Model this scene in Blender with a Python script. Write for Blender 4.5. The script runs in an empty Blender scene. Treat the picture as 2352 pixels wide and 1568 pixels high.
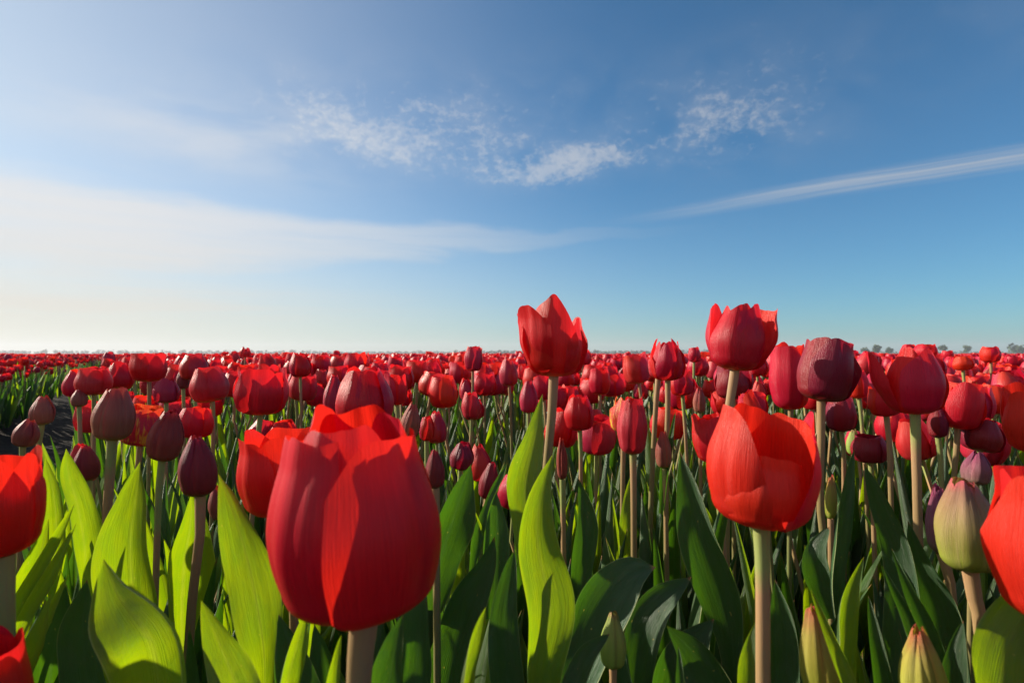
import bpy, math, random
import numpy as np
from mathutils import Vector, Matrix, Euler

R = math.radians
S = bpy.context.scene
COL = S.collection
rng = np.random.default_rng(11)
random.seed(11)

# ------------------------------------------------------------------ camera
CAM_Z = 0.47
PITCH = 1.23
LENS = 20.0
cam_data = bpy.data.cameras.new('camera')
cam_data.lens = LENS
cam_data.sensor_width = 36.0
cam_data.clip_start = 0.01
cam_data.clip_end = 20000.0
cam_data.dof.use_dof = True
cam_data.dof.focus_distance = 0.62
cam_data.dof.aperture_fstop = 15.0
cam = bpy.data.objects.new('camera', cam_data)
cam.location = (0, 0, CAM_Z)
cam.rotation_euler = (R(90 + PITCH), 0, 0)
COL.objects.link(cam)
S.camera = cam

# ------------------------------------------------------------------ sky and sun
SUN_AZ = -68.0      # degrees from straight ahead, minus = to the left
SUN_EL = 23.0
world = bpy.data.worlds.new('World')
S.world = world
world.use_nodes = True
wn = world.node_tree.nodes
wl = world.node_tree.links
wn.clear()


class G:
    """small helper to write node graphs as expressions"""
    def __init__(self, tree):
        self.t = tree

    def node(self, kind, **kw):
        n = self.t.nodes.new(kind)
        for k, v in kw.items():
            setattr(n, k, v)
        return n

    def put(self, sock, v):
        if isinstance(v, (int, float)):
            sock.default_value = v
        elif isinstance(v, (tuple, list)):
            if len(sock.default_value) == 4 and len(v) == 3:
                v = (*v, 1.0)
            sock.default_value = v
        else:
            self.t.links.new(v, sock)

    def m(self, op, a, b=None, c=None, clamp=False):
        n = self.node('ShaderNodeMath', operation=op, use_clamp=clamp)
        self.put(n.inputs[0], a)
        if b is not None:
            self.put(n.inputs[1], b)
        if c is not None:
            self.put(n.inputs[2], c)
        return n.outputs[0]

    def ss(self, v, a, b, lo=0.0, hi=1.0):
        n = self.node('ShaderNodeMapRange', interpolation_type='SMOOTHSTEP')
        self.put(n.inputs['Value'], v)
        self.put(n.inputs['From Min'], a)
        self.put(n.inputs['From Max'], b)
        self.put(n.inputs['To Min'], lo)
        self.put(n.inputs['To Max'], hi)
        return n.outputs[0]

    def mix(self, f, a, b, mode='MIX'):
        n = self.node('ShaderNodeMix', data_type='RGBA', blend_type=mode)
        self.put(n.inputs[0], f)
        self.put(n.inputs[6], a)
        self.put(n.inputs[7], b)
        return n.outputs[2]

    def vec(self, x, y, z=0.0):
        n = self.node('ShaderNodeCombineXYZ')
        for i, v in enumerate((x, y, z)):
            self.put(n.inputs[i], v)
        return n.outputs[0]

    def noise(self, v, scale, detail=4.0, rough=0.55, dist=0.0):
        n = self.node('ShaderNodeTexNoise')
        if v is not None:
            self.put(n.inputs['Vector'], v)
        n.inputs['Scale'].default_value = scale
        n.inputs['Detail'].default_value = detail
        n.inputs['Roughness'].default_value = rough
        n.inputs['Distortion'].default_value = dist
        return n.outputs['Fac']


g = G(world.node_tree)
tc = g.node('ShaderNodeTexCoord')
sky = g.node('ShaderNodeTexSky', sky_type='NISHITA')
sky.sun_disc = False
sky.sun_elevation = R(SUN_EL)
sky.sun_rotation = R(SUN_AZ)
sky.altitude = 0
sky.air_density = 0.9
sky.dust_density = 0.5
sky.ozone_density = 6.0
sep = g.node('ShaderNodeSeparateXYZ')
wl.new(tc.outputs['Generated'], sep.inputs[0])
X, Y, Z = sep.outputs
AZ = g.m('ARCTAN2', X, Y)
EL = g.m('ARCSINE', Z)


def gauss(a0, e0, sa, se):
    da = g.m('DIVIDE', g.m('SUBTRACT', AZ, a0), sa)
    de = g.m('DIVIDE', g.m('SUBTRACT', EL, e0), se)
    q = g.m('ADD', g.m('MULTIPLY', da, da), g.m('MULTIPLY', de, de))
    return g.m('EXPONENT', g.m('MULTIPLY', q, -1.0))


def addup(items):
    r = items[0]
    for i in items[1:]:
        r = g.m('ADD', r, i)
    return r


# high thin veil (wide band on the side of the sun, thinning away from it)
wv = g.noise(g.vec(g.m('MULTIPLY', AZ, 2.2), g.m('MULTIPLY', EL, 9.0), 3.1), 1.6, 5, 0.55, 0.3)
wisp = g.noise(g.vec(g.m('MULTIPLY', AZ, 1.5), g.m('MULTIPLY', EL, 26.0), 1.2), 2.2, 6, 0.6, 0.35)
bias = g.m('MULTIPLY', g.m('SUBTRACT', wv, 0.5), 0.07)
el_w = g.m('ADD', EL, bias)
el_c = g.m('MULTIPLY_ADD', AZ, 0.025, 0.196)                 # centre line of the veil
hw = g.ss(AZ, -0.9, 0.40, 0.080, 0.012)                      # half width
dist = g.m('ABSOLUTE', g.m('SUBTRACT', el_w, el_c))
veil = g.m('SUBTRACT', 1.0, g.m('DIVIDE', dist, hw), clamp=True)
veil = g.ss(veil, 0.0, 0.55)
fade = g.ss(AZ, -0.70, 0.38, 1.0, 0.0)
veil = g.m('MULTIPLY', g.m('MULTIPLY', veil, fade), g.ss(wisp, 0.25, 0.62, 0.62, 1.0))
veil = g.m('MULTIPLY', veil, 0.82)
low = g.m('MULTIPLY', gauss(-0.75, 0.075, 0.42, 0.035), g.ss(wisp, 0.3, 0.7, 0.25, 0.8))
up = g.m('MULTIPLY', gauss(-0.50, 0.325, 0.24, 0.06), g.ss(wv, 0.32, 0.70, 0.05, 0.50))
# small puffs
nv = g.vec(g.m('MULTIPLY', AZ, 1.0), g.m('MULTIPLY', EL, 1.45), 0.7)
pf = g.noise(nv, 58.0, 6, 0.62, 0.25)
pl = g.noise(nv, 9.0, 3, 0.5, 0.4)
area = addup([gauss(-0.26, 0.375, 0.22, 0.065), g.m('MULTIPLY', gauss(0.045, 0.305, 0.085, 0.022), 1.25),
              g.m('MULTIPLY', gauss(0.155, 0.333, 0.085, 0.024), 1.15),
              g.m('MULTIPLY', gauss(0.385, 0.355, 0.12, 0.055), 1.1), g.m('MULTIPLY', gauss(-0.05, 0.33, 0.30, 0.05), 0.6),
              g.m('MULTIPLY', gauss(0.25, 0.42, 0.75, 0.07), 0.52)])
puff = g.m('MULTIPLY', g.ss(g.m('MULTIPLY_ADD', area, 0.20, g.m('MULTIPLY_ADD', pl, 0.35, g.m('MULTIPLY', pf, 0.75))), 0.70, 0.98),
           g.m('MINIMUM', area, 1.0))
puff = g.m('MULTIPLY', puff, 0.34)
soft = g.m('MULTIPLY', area, g.ss(pl, 0.3, 0.75, 0.0, 0.15))
hazev = g.m('MULTIPLY', g.ss(AZ, -1.15, 0.25, 0.66, 0.0), g.ss(EL, 0.9, 0.2, 0.75, 1.0))
# long streak of an old contrail
YY = g.m('MAXIMUM', Y, 0.05)
ln = g.m('SUBTRACT', g.m('DIVIDE', Z, YY), g.m('MULTIPLY_ADD', g.m('DIVIDE', X, YY), 0.162, 0.204))
ln = g.m('ADD', ln, g.m('MULTIPLY', g.m('SUBTRACT', wv, 0.5), 0.016))
sw = g.ss(AZ, 0.15, 0.80, 0.016, 0.030)
band = g.m('SUBTRACT', 1.0, g.m('ABSOLUTE', g.m('DIVIDE', ln, sw)), clamp=True)
stx = g.noise(g.vec(g.m('MULTIPLY', AZ, 1.2), g.m('MULTIPLY', ln, 75.0), 8.3), 2.0, 5, 0.6, 0.1)
edge = g.m('EXPONENT', g.m('MULTIPLY', g.m('POWER', g.m('DIVIDE', g.m('SUBTRACT', ln, 0.002), 0.0032), 2.0), -1.0))
streak = g.m('MULTIPLY', g.m('ADD', g.m('MULTIPLY', g.ss(band, 0, 0.8), g.ss(stx, 0.28, 0.7, 0.10, 0.46)),
                             g.m('MULTIPLY', edge, 0.20)), g.ss(AZ, 0.12, 0.60))
streak = g.m('MULTIPLY', streak, g.ss(AZ, 0.9, 1.5, 1.0, 0.0))
mask = addup([veil, low, up, puff, soft, streak])
mask = g.m('SUBTRACT', 1.0, g.m('MULTIPLY', g.m('SUBTRACT', 1.0, g.m('MINIMUM', mask, 0.95)), g.m('SUBTRACT', 1.0, hazev)))
lowh = g.m('MULTIPLY', g.ss(AZ, -1.1, 0.65, 0.95, 0.0), g.ss(EL, 0.30, 0.0, 0.0, 0.85))
mask = g.m('SUBTRACT', 1.0, g.m('MULTIPLY', g.m('SUBTRACT', 1.0, mask), g.m('SUBTRACT', 1.0, lowh)))
mask = g.m('MULTIPLY', mask, g.ss(EL, -0.08, -0.01))
mask = g.m('MINIMUM', mask, 0.92)
# brightness of the ice cloud falls off away from the sun
sd = (math.sin(R(SUN_AZ)) * math.cos(R(SUN_EL)), math.cos(R(SUN_AZ)) * math.cos(R(SUN_EL)), math.sin(R(SUN_EL)))
dotn = g.node('ShaderNodeVectorMath', operation='DOT_PRODUCT')
wl.new(tc.outputs['Generated'], dotn.inputs[0])
dotn.inputs[1].default_value = sd
cs = dotn.outputs['Value']
CLOUD = g.ss(cs, -0.4, 1.0, 4.9, 7.0)
cc = g.node('ShaderNodeVectorMath', operation='SCALE')
wl.new(g.mix(g.ss(EL, 0.0, 0.22), (0.97, 0.87, 0.74), (1.0, 0.985, 0.975)), cc.inputs[0])
wl.new(CLOUD, cc.inputs['Scale'])
skyt = g.mix(1.0, sky.outputs[0], (0.73, 1.13, 1.11), 'MULTIPLY')
skycol = g.mix(mask, skyt, cc.outputs[0])
bg = g.node('ShaderNodeBackground')
wl.new(skycol, bg.inputs[0])
bg.inputs[1].default_value = 0.070
wo = g.node('ShaderNodeOutputWorld')
wl.new(bg.outputs[0], wo.inputs[0])

sun_data = bpy.data.lights.new('sun', 'SUN')
sun_data.energy = 5.0
sun_data.angle = R(0.53)
sun_data.color = (1.0, 0.90, 0.74)
sun = bpy.data.objects.new('sun', sun_data)
sun.rotation_euler = Vector(sd).to_track_quat('Z', 'Y').to_euler()
COL.objects.link(sun)

S.view_settings.view_transform = 'Standard'
S.view_settings.look = 'None'
S.view_settings.exposure = 0.72
S.view_settings.gamma = 1.0
S.view_settings.use_curve_mapping = False
S.render.engine = 'CYCLES'
S.cycles.max_bounces = 8
S.cycles.transmission_bounces = 6
S.cycles.transparent_max_bounces = 8

# ------------------------------------------------------------------ helpers
FPX = LENS / 36.0 * 2352.0
_cp, _sp = math.cos(R(PITCH)), math.sin(R(PITCH))


def P(x, y, D):
    """point of the place seen at column x, row y of a 2352 x 1568 view, D metres ahead"""
    a = (x - 1176.0) / FPX
    b = (784.0 - y) / FPX
    dy = _cp - b * _sp
    dz = _sp + b * _cp
    k = D / dy
    return np.array([a * k, D, CAM_Z + dz * k])


def to_px(p):
    y, z = p[1], p[2] - CAM_Z
    d = y * _cp + z * _sp
    return 1176 + FPX * p[0] / d, 784 - FPX * (-y * _sp + z * _cp) / d


def sstep(a, b, x):
    t = np.clip((x - a) / (b - a), 0, 1)
    return t * t * (3 - 2 * t)


def grid_faces(nu, nv, off=0):
    i = np.arange(nu - 1)[None, :] + np.arange(nv - 1)[:, None] * nu
    i = i.ravel() + off
    return np.stack([i, i + 1, i + 1 + nu, i + nu], 1)


def build_mesh(name, V, F, UV, mats, mi=None, pv=None, smooth=True):
    me = bpy.data.meshes.new(name)
    me.vertices.add(len(V))
    me.vertices.foreach_set('co', np.ascontiguousarray(V, dtype=np.float32).ravel())
    nf = len(F)
    k = F.shape[1]
    me.loops.add(nf * k)
    me.polygons.add(nf)
    me.loops.foreach_set('vertex_index', np.ascontiguousarray(F, dtype=np.int32).ravel())
    me.polygons.foreach_set('loop_start', np.arange(0, nf * k, k, dtype=np.int32))
    if smooth:
        me.polygons.foreach_set('use_smooth', np.ones(nf, dtype=bool))
    if mi is not None:
        me.polygons.foreach_set('material_index', np.ascontiguousarray(mi, dtype=np.int32))
    if UV is not None:
        uvl = me.uv_layers.new(name='UVMap')
        uvl.data.foreach_set('uv', np.ascontiguousarray(UV[F.ravel()], dtype=np.float32).ravel())
    if pv is not None:
        at = me.attributes.new('pv', 'FLOAT', 'POINT')
        at.data.foreach_set('value', np.ascontiguousarray(pv, dtype=np.float32))
    me.update(calc_edges=True)
    me.validate()
    for m in (mats if isinstance(mats, (list, tuple)) else [mats]):
        me.materials.append(m)
    return me


def link(name, me, parent=None):
    o = bpy.data.objects.new(name, me)
    COL.objects.link(o)
    if parent is not None:
        o.parent = parent
    return o


def tag(o, label=None, cat=None, group=None, kind=None):
    if label:
        o['label'] = label
    if cat:
        o['category'] = cat
    if group:
        o['group'] = group
    if kind:
        o['kind'] = kind
    return o


def empty(name, loc):
    o = bpy.data.objects.new(name, None)
    o.empty_display_size = 0.05
    o.location = loc
    COL.objects.link(o)
    return o


# ------------------------------------------------------------------ materials
def new_mat(name):
    m = bpy.data.materials.new(name)
    m.use_nodes = True
    m.node_tree.nodes.clear()
    return m, G(m.node_tree)


def uv_rnd(q):
    uvn = q.node('ShaderNodeUVMap')
    uvn.uv_map = 'UVMap'
    s = q.node('ShaderNodeSeparateXYZ')
    q.t.links.new(uvn.outputs[0], s.inputs[0])
    oi = q.node('ShaderNodeObjectInfo')
    at = q.node('ShaderNodeAttribute')
    at.attribute_name = 'pv'
    rnd = q.m('FRACT', q.m('ADD', oi.outputs['Random'], at.outputs['Fac']))
    return s.outputs[0], s.outputs[1], rnd


def thin_shader(q, col, tcol, tfac, rough, bump_h, bump_s, spec=0.4, dist=0.001, sheen=0.0):
    pr = q.node('ShaderNodeBsdfPrincipled')
    q.put(pr.inputs['Base Color'], col)
    q.put(pr.inputs['Roughness'], rough)
    pr.inputs['Specular IOR Level'].default_value = spec
    if sheen:
        pr.inputs['Sheen Weight'].default_value = sheen
        pr.inputs['Sheen Roughness'].default_value = 0.35
        pr.inputs['Sheen Tint'].default_value = (1.0, 0.8, 0.8, 1)
    bp = q.node('ShaderNodeBump')
    bp.inputs['Strength'].default_value = bump_s
    bp.inputs['Distance'].default_value = dist
    q.put(bp.inputs['Height'], bump_h)
    q.t.links.new(bp.outputs[0], pr.inputs['Normal'])
    tr = q.node('ShaderNodeBsdfTranslucent')
    q.put(tr.inputs['Color'], tcol)
    q.t.links.new(bp.outputs[0], tr.inputs['Normal'])
    mx = q.node('ShaderNodeMixShader')
    q.put(mx.inputs[0], tfac)
    q.t.links.new(pr.outputs[0], mx.inputs[1])
    q.t.links.new(tr.outputs[0], mx.inputs[2])
    out = q.node('ShaderNodeOutputMaterial')
    q.t.links.new(mx.outputs[0], out.inputs[0])


def ramp(q, v, stops):
    n = q.node('ShaderNodeValToRGB')
    el = n.color_ramp.elements
    el[0].position, el[0].color = stops[0][0], (*stops[0][1], 1)
    el[1].position, el[1].color = stops[-1][0], (*stops[-1][1], 1)
    for p, c in stops[1:-1]:
        e = el.new(p)
        e.color = (*c, 1)
    q.put(n.inputs[0], v)
    return n.outputs[0]


def petal_mat(name, stops, tcol, tfac, bloom=(0.30, 0.10, 0.12), bloomf=0.25, rough=0.38, streak=None, edge=None, spec=0.36):
    """stops: colour from the foot of the petal (0) to its tip (1)"""
    m, q = new_mat(name)
    u, v, rnd = uv_rnd(q)
    fib = q.noise(q.vec(q.m('MULTIPLY', u, 38.0), q.m('MULTIPLY', v, 1.6), q.m('MULTIPLY', rnd, 9.0)), 2.2, 5, 0.6, 0.25)
    big = q.noise(q.vec(q.m('MULTIPLY', u, 3.0), q.m('MULTIPLY', v, 1.3), q.m('MULTIPLY', rnd, 17.0)), 1.3, 3, 0.5)
    vv = q.m('ADD', v, q.m('MULTIPLY', q.m('SUBTRACT', fib, 0.5), 0.10))
    col = ramp(q, vv, stops)
    # pale bloom along the outer midrib, patchy
    um = q.m('ABSOLUTE', q.m('SUBTRACT', u, 0.5))
    rib = q.ss(um, 0.0, 0.42, 1.0, 0.15)
    bf = q.m('MULTIPLY', q.m('MULTIPLY', rib, q.ss(fib, 0.30, 0.72)), bloomf)
    geo = q.node('ShaderNodeNewGeometry')
    outside = q.m('SUBTRACT', 1.0, geo.outputs['Backfacing'])
    bf = q.m('MULTIPLY', bf, outside)
    col = q.mix(bf, col, bloom)
    if edge:
        col = q.mix(q.m('MULTIPLY', q.ss(um, 0.38, 0.5), edge[1]), col, edge[0])
    if streak:
        st = q.noise(q.vec(q.m('MULTIPLY', u, 8.0), q.m('MULTIPLY', v, 1.4), 4.0), 1.9, 4, 0.6, 0.9)
        col = q.mix(q.m('MULTIPLY', q.ss(st, 0.50, 0.60), 0.9), col, streak)
    hv = q.node('ShaderNodeHueSaturation')
    q.put(hv.inputs['Hue'], q.m('MULTIPLY_ADD', rnd, 0.022, 0.489))
    q.put(hv.inputs['Value'], q.m('ADD', q.m('MULTIPLY', fib, 0.35), q.m('ADD', q.m('MULTIPLY', big, 0.45), q.m('MULTIPLY_ADD', rnd, 0.35, 0.44))))
    q.put(hv.inputs['Color'], col)
    grain = q.noise(q.vec(q.m('MULTIPLY', u, 90.0), q.m('MULTIPLY', v, 22.0), 0.0), 3.0, 2, 0.5)
    h = q.m('ADD', fib, q.m('MULTIPLY', grain, 0.25))
    tc2 = q.mix(1.0, tcol, ramp(q, fib, [(0.2, (0.75, 0.75, 0.75)), (0.8, (1.1, 1.1, 1.1))]), 'MULTIPLY')
    thin_shader(q, hv.outputs[0], tc2, tfac, rough, h, 0.8, spec=spec, dist=0.0007, sheen=0.0)
    return m


RED = petal_mat('petal_red', [(0.0, (0.34, 0.30, 0.05)), (0.06, (0.46, 0.16, 0.04)), (0.15, (0.40, 0.005, 0.022)), (0.6, (0.55, 0.007, 0.028)), (1.0, (0.68, 0.012, 0.028))],
                (0.95, 0.018, 0.020), 0.38, bloom=(0.58, 0.045, 0.06), bloomf=0.22)
SCARLET = petal_mat('petal_scarlet', [(0.0, (0.36, 0.25, 0.05)), (0.05, (0.55, 0.06, 0.03)), (0.12, (0.50, 0.006, 0.018)), (1.0, (0.76, 0.016, 0.022))],
                    (1.0, 0.028, 0.012), 0.40, bloom=(0.70, 0.08, 0.07), bloomf=0.12, rough=0.38, spec=0.32)  # bright red, with the glow of sunlit heads put into its colour
ROSE = petal_mat('petal_rose', [(0.0, (0.30, 0.30, 0.06)), (0.08, (0.34, 0.14, 0.06)), (0.20, (0.46, 0.02, 0.045)), (0.7, (0.55, 0.018, 0.045)), (1.0, (0.68, 0.02, 0.03))],
                 (0.90, 0.022, 0.03), 0.32, bloom=(0.46, 0.09, 0.10), bloomf=0.4)
CRIMSON_SHADED = petal_mat('petal_crimson_shaded', [(0.0, (0.22, 0.20, 0.05)), (0.07, (0.18, 0.04, 0.03)), (0.2, (0.22, 0.006, 0.022)), (1.0, (0.30, 0.007, 0.028))],
                    (0.55, 0.01, 0.03), 0.28, bloom=(0.24, 0.06, 0.09), bloomf=0.45)  # dark red, with the shade on shaded heads painted into the colour
BUD = petal_mat('bud_brown', [(0.0, (0.40, 0.46, 0.06)), (0.08, (0.36, 0.32, 0.07)), (0.22, (0.30, 0.10, 0.06)), (0.8, (0.34, 0.06, 0.05)), (0.95, (0.60, 0.04, 0.05)), (1.0, (0.72, 0.04, 0.05))],
                (0.45, 0.06, 0.03), 0.16, bloom=(0.36, 0.21, 0.11), bloomf=0.45, edge=((0.45, 0.03, 0.04), 0.45), rough=0.5, spec=0.25)
DARKBUD = petal_mat('bud_dark', [(0.0, (0.28, 0.34, 0.06)), (0.07, (0.22, 0.18, 0.06)), (0.18, (0.22, 0.035, 0.030)), (0.85, (0.26, 0.02, 0.028)), (1.0, (0.62, 0.02, 0.04))],
                    (0.30, 0.02, 0.03), 0.14, bloom=(0.26, 0.09, 0.06), bloomf=0.3, edge=((0.34, 0.02, 0.03), 0.4), rough=0.5, spec=0.22)
GREENBUD = petal_mat('bud_green', [(0.0, (0.28, 0.44, 0.06)), (0.4, (0.30, 0.42, 0.07)), (0.9, (0.32, 0.36, 0.08)), (1.0, (0.42, 0.16, 0.09))],
                     (0.45, 0.55, 0.04), 0.18, bloom=(0.22, 0.25, 0.10), bloomf=0.5, rough=0.5)
BLUSHBUD = petal_mat('bud_blush', [(0.0, (0.22, 0.36, 0.02)), (0.3, (0.30, 0.36, 0.04)), (0.65, (0.34, 0.26, 0.08)), (0.9, (0.34, 0.16, 0.10)), (1.0, (0.65, 0.06, 0.11))],
                     (0.60, 0.45, 0.06), 0.18, bloom=(0.46, 0.28, 0.18), bloomf=0.35, edge=((0.42, 0.16, 0.14), 0.35), rough=0.48)
YELLOWBUD = petal_mat('bud_yellow', [(0.0, (0.24, 0.38, 0.03)), (0.4, (0.34, 0.38, 0.04)), (0.8, (0.42, 0.33, 0.06)), (0.95, (0.52, 0.16, 0.08)), (1.0, (0.70, 0.05, 0.07))],
                      (0.70, 0.55, 0.04), 0.20, bloom=(0.26, 0.24, 0.05), bloomf=0.6, edge=((0.60, 0.25, 0.08), 0.4), rough=0.45)
PURPLE = petal_mat('petal_plum', [(0.0, (0.25, 0.28, 0.06)), (0.1, (0.22, 0.16, 0.08)), (0.4, (0.26, 0.10, 0.11)), (1.0, (0.30, 0.03, 0.12))],
                   (0.5, 0.1, 0.08), 0.16, bloom=(0.30, 0.18, 0.18), bloomf=0.5, rough=0.5)
FLAME = petal_mat('petal_flamed', [(0.0, (0.34, 0.32, 0.04)), (0.12, (0.50, 0.02, 0.03)), (1.0, (0.62, 0.015, 0.03))],
                  (0.95, 0.08, 0.02), 0.35, bloom=(0.55, 0.12, 0.10), bloomf=0.2, streak=(0.78, 0.55, 0.06))


def leaf_mat(name, front, back, tcol, tfac):
    m, q = new_mat(name)
    u, v, rnd = uv_rnd(q)
    vein = q.noise(q.vec(q.m('MULTIPLY', u, 62.0), q.m('MULTIPLY', v, 0.9), q.m('MULTIPLY', rnd, 7.0)), 2.0, 3, 0.55, 0.03)
    big = q.noise(q.vec(q.m('MULTIPLY', u, 2.5), q.m('MULTIPLY', v, 4.0), q.m('MULTIPLY', rnd, 13.0)), 1.5, 4, 0.6, 0.5)
    geo = q.node('ShaderNodeNewGeometry')
    base = q.mix(geo.outputs['Backfacing'], front, back)
    base = q.mix(q.ss(vein, 0.3, 0.75, 0.0, 0.25), base, (0.10, 0.17, 0.05))
    base = q.mix(q.ss(big, 0.35, 0.75, 0.0, 0.5), base, (0.10, 0.135, 0.085))
    um = q.m('ABSOLUTE', q.m('SUBTRACT', u, 0.5))
    # thin pale margin, dry tip, a few scars
    base = q.mix(q.ss(um, 0.472, 0.495, 0.0, 0.8), base, (0.42, 0.46, 0.20))
    base = q.mix(q.ss(v, 0.968, 0.995, 0.0, 0.9), base, (0.40, 0.16, 0.07))
    sc = q.noise(q.vec(q.m('MULTIPLY', u, 12.0), q.m('MULTIPLY', v, 26.0), q.m('MULTIPLY', rnd, 31.0)), 1.2, 3, 0.5)
    spot = q.m('MULTIPLY', q.ss(sc, 0.70, 0.735), q.ss(big, 0.48, 0.6))
    base = q.mix(q.m('MULTIPLY', spot, 0.85), base, (0.42, 0.38, 0.10))
    hv = q.node('ShaderNodeHueSaturation')
    q.put(hv.inputs['Hue'], q.m('MULTIPLY_ADD', rnd, 0.03, 0.485))
    q.put(hv.inputs['Value'], q.m('MULTIPLY_ADD', rnd, 0.4, 0.8))
    q.put(hv.inputs['Color'], base)
    t = q.mix(q.ss(vein, 0.3, 0.75, 0.0, 0.5), tcol, (tcol[0] * 0.6, tcol[1] * 0.72, tcol[2]))
    t = q.mix(q.ss(big, 0.35, 0.65, 0.0, 0.45), t, (tcol[0] * 0.45, tcol[1] * 0.72, tcol[2]))
    t = q.mix(q.ss(um, 0.0, 0.05, 0.35, 0.0), t, (tcol[0] * 1.1, tcol[1], 0.05))
    t = q.mix(q.m('MULTIPLY', spot, 0.8), t, (1.0, 0.85, 0.10))
    h = q.m('ADD', q.m('MULTIPLY', vein, 1.0), q.m('MULTIPLY', big, 1.2))
    thin_shader(q, hv.outputs[0], t, tfac, q.m('MULTIPLY_ADD', big, 0.22, 0.26), h, 0.6, spec=0.5, dist=0.0014)
    return m


LEAF = leaf_mat('leaf_green', (0.036, 0.085, 0.042), (0.038, 0.088, 0.030), (0.13, 0.32, 0.005), 0.28)  # dark copy of the leaf, shade among the plants put into its colour
LEAF_LIT = leaf_mat('leaf_green_lit', (0.048, 0.105, 0.036), (0.052, 0.11, 0.028), (0.58, 0.78, 0.003), 0.38)  # lit copy of the leaf, backlight painted in as a brighter transmission colour


def stem_mat():
    m, q = new_mat('stem_skin')
    u, v, rnd = uv_rnd(q)
    col = ramp(q, q.m('ADD', v, q.m('MULTIPLY_ADD', rnd, 0.3, -0.15)),
               [(0.0, (0.07, 0.13, 0.03)), (0.45, (0.17, 0.20, 0.06)), (0.75, (0.27, 0.20, 0.08)), (0.96, (0.40, 0.24, 0.12)), (1.0, (0.28, 0.33, 0.10))])  # natural green foot, darkened further to paint in the shade low down
    n = q.noise(q.vec(q.m('MULTIPLY', u, 9.0), q.m('MULTIPLY', v, 5.0), rnd), 2.4, 5, 0.65)
    col = q.mix(q.ss(n, 0.4, 0.75, 0.0, 0.35), col, (0.28, 0.16, 0.11))
    pr = q.node('ShaderNodeBsdfPrincipled')
    q.put(pr.inputs['Base Color'], col)
    pr.inputs['Roughness'].default_value = 0.5
    pr.inputs['Specular IOR Level'].default_value = 0.35
    pr.inputs['Subsurface Weight'].default_value = 0.12
    pr.inputs['Subsurface Radius'].default_value = (0.004, 0.003, 0.001)
    pr.inputs['Subsurface Scale'].default_value = 0.6
    bp = q.node('ShaderNodeBump')
    bp.inputs['Strength'].default_value = 0.3
    bp.inputs['Distance'].default_value = 0.0006
    q.put(bp.inputs['Height'], n)
    q.t.links.new(bp.outputs[0], pr.inputs['Normal'])
    out = q.node('ShaderNodeOutputMaterial')
    q.t.links.new(pr.outputs[0], out.inputs[0])
    return m


STEM = stem_mat()


def plain_mat(name, c1, c2, scale=3.0, rough=0.9, bump=0.5, bd=0.02, detail=8):
    m, q = new_mat(name)
    tc_ = q.node('ShaderNodeTexCoord')
    n = q.noise(tc_.outputs['Object'], scale, detail, 0.65)
    n2 = q.noise(tc_.outputs['Object'], scale * 0.13, 4, 0.6)
    col = q.mix(q.ss(q.m('MULTIPLY_ADD', n2, 0.5, q.m('MULTIPLY', n, 0.5)), 0.35, 0.65), c1, c2)
    pr = q.node('ShaderNodeBsdfPrincipled')
    q.put(pr.inputs['Base Color'], col)
    pr.inputs['Roughness'].default_value = rough
    pr.inputs['Specular IOR Level'].default_value = 0.2
    bp = q.node('ShaderNodeBump')
    bp.inputs['Strength'].default_value = bump
    bp.inputs['Distance'].default_value = bd
    q.put(bp.inputs['Height'], n)
    q.t.links.new(bp.outputs[0], pr.inputs['Normal'])
    out = q.node('ShaderNodeOutputMaterial')
    q.t.links.new(pr.outputs[0], out.inputs[0])
    return m


SOIL = plain_mat('soil', (0.022, 0.017, 0.012), (0.045, 0.034, 0.025), 26.0, 0.95, 0.9, 0.02)
FARLAND = plain_mat('farmland', (0.10, 0.13, 0.05), (0.20, 0.19, 0.11), 0.02, 0.95, 0.0)
FARTREE = plain_mat('far_foliage', (0.045, 0.075, 0.035), (0.08, 0.11, 0.05), 0.8, 0.9, 0.3, 0.2)
BARK = plain_mat('bark', (0.10, 0.075, 0.055), (0.16, 0.13, 0.10), 4.0, 0.9, 0.6, 0.05)
PAINT = plain_mat('white_paint', (0.78, 0.78, 0.78), (0.82, 0.82, 0.82), 1.0, 0.4, 0.0)

# ------------------------------------------------------------------ setting: ground
TRK = R(-34.0)                                   # heading of the bare wheel track
td = np.array([math.sin(TRK), math.cos(TRK)])
tn = np.array([-td[1], td[0]])                   # towards the left
TR1, TR2 = 0.10, 0.56                            # edges of the track


def side_of(x, y):
    return x * tn[0] + y * tn[1]


def ground():
    me = bpy.data.meshes.new('ground')
    # dense rows near the camera, then ever wider rings to the horizon
    rr = np.concatenate([np.linspace(0.0, 8, 90), np.geomspace(8.5, 2600, 60)])
    na = 96
    a = np.linspace(0, 2 * math.pi, na + 1)
    RR, AA = np.meshgrid(rr, a, indexing='ij')
    x = RR * np.sin(AA)
    y = RR * np.cos(AA)
    s = side_of(x, y)
    z = 0.018 * np.sin(x * 21 + 1.3 * np.sin(y * 9)) * np.cos(y * 17) + 0.010 * np.sin(x * 51 + y * 37)
    inn = sstep(TR1 - 0.10, TR1, s) * (1 - sstep(TR2, TR2 + 0.10, s))
    z = z - 0.05 * inn
    z = z * (1 - sstep(20, 60, RR)) - 0.02
    V = np.stack([x, y, z], -1).reshape(-1, 3)
    me = build_mesh('ground', V, grid_faces(na + 1, len(rr)), None, SOIL)
    return tag(link('ground', me), kind='structure')


ground()


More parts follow.
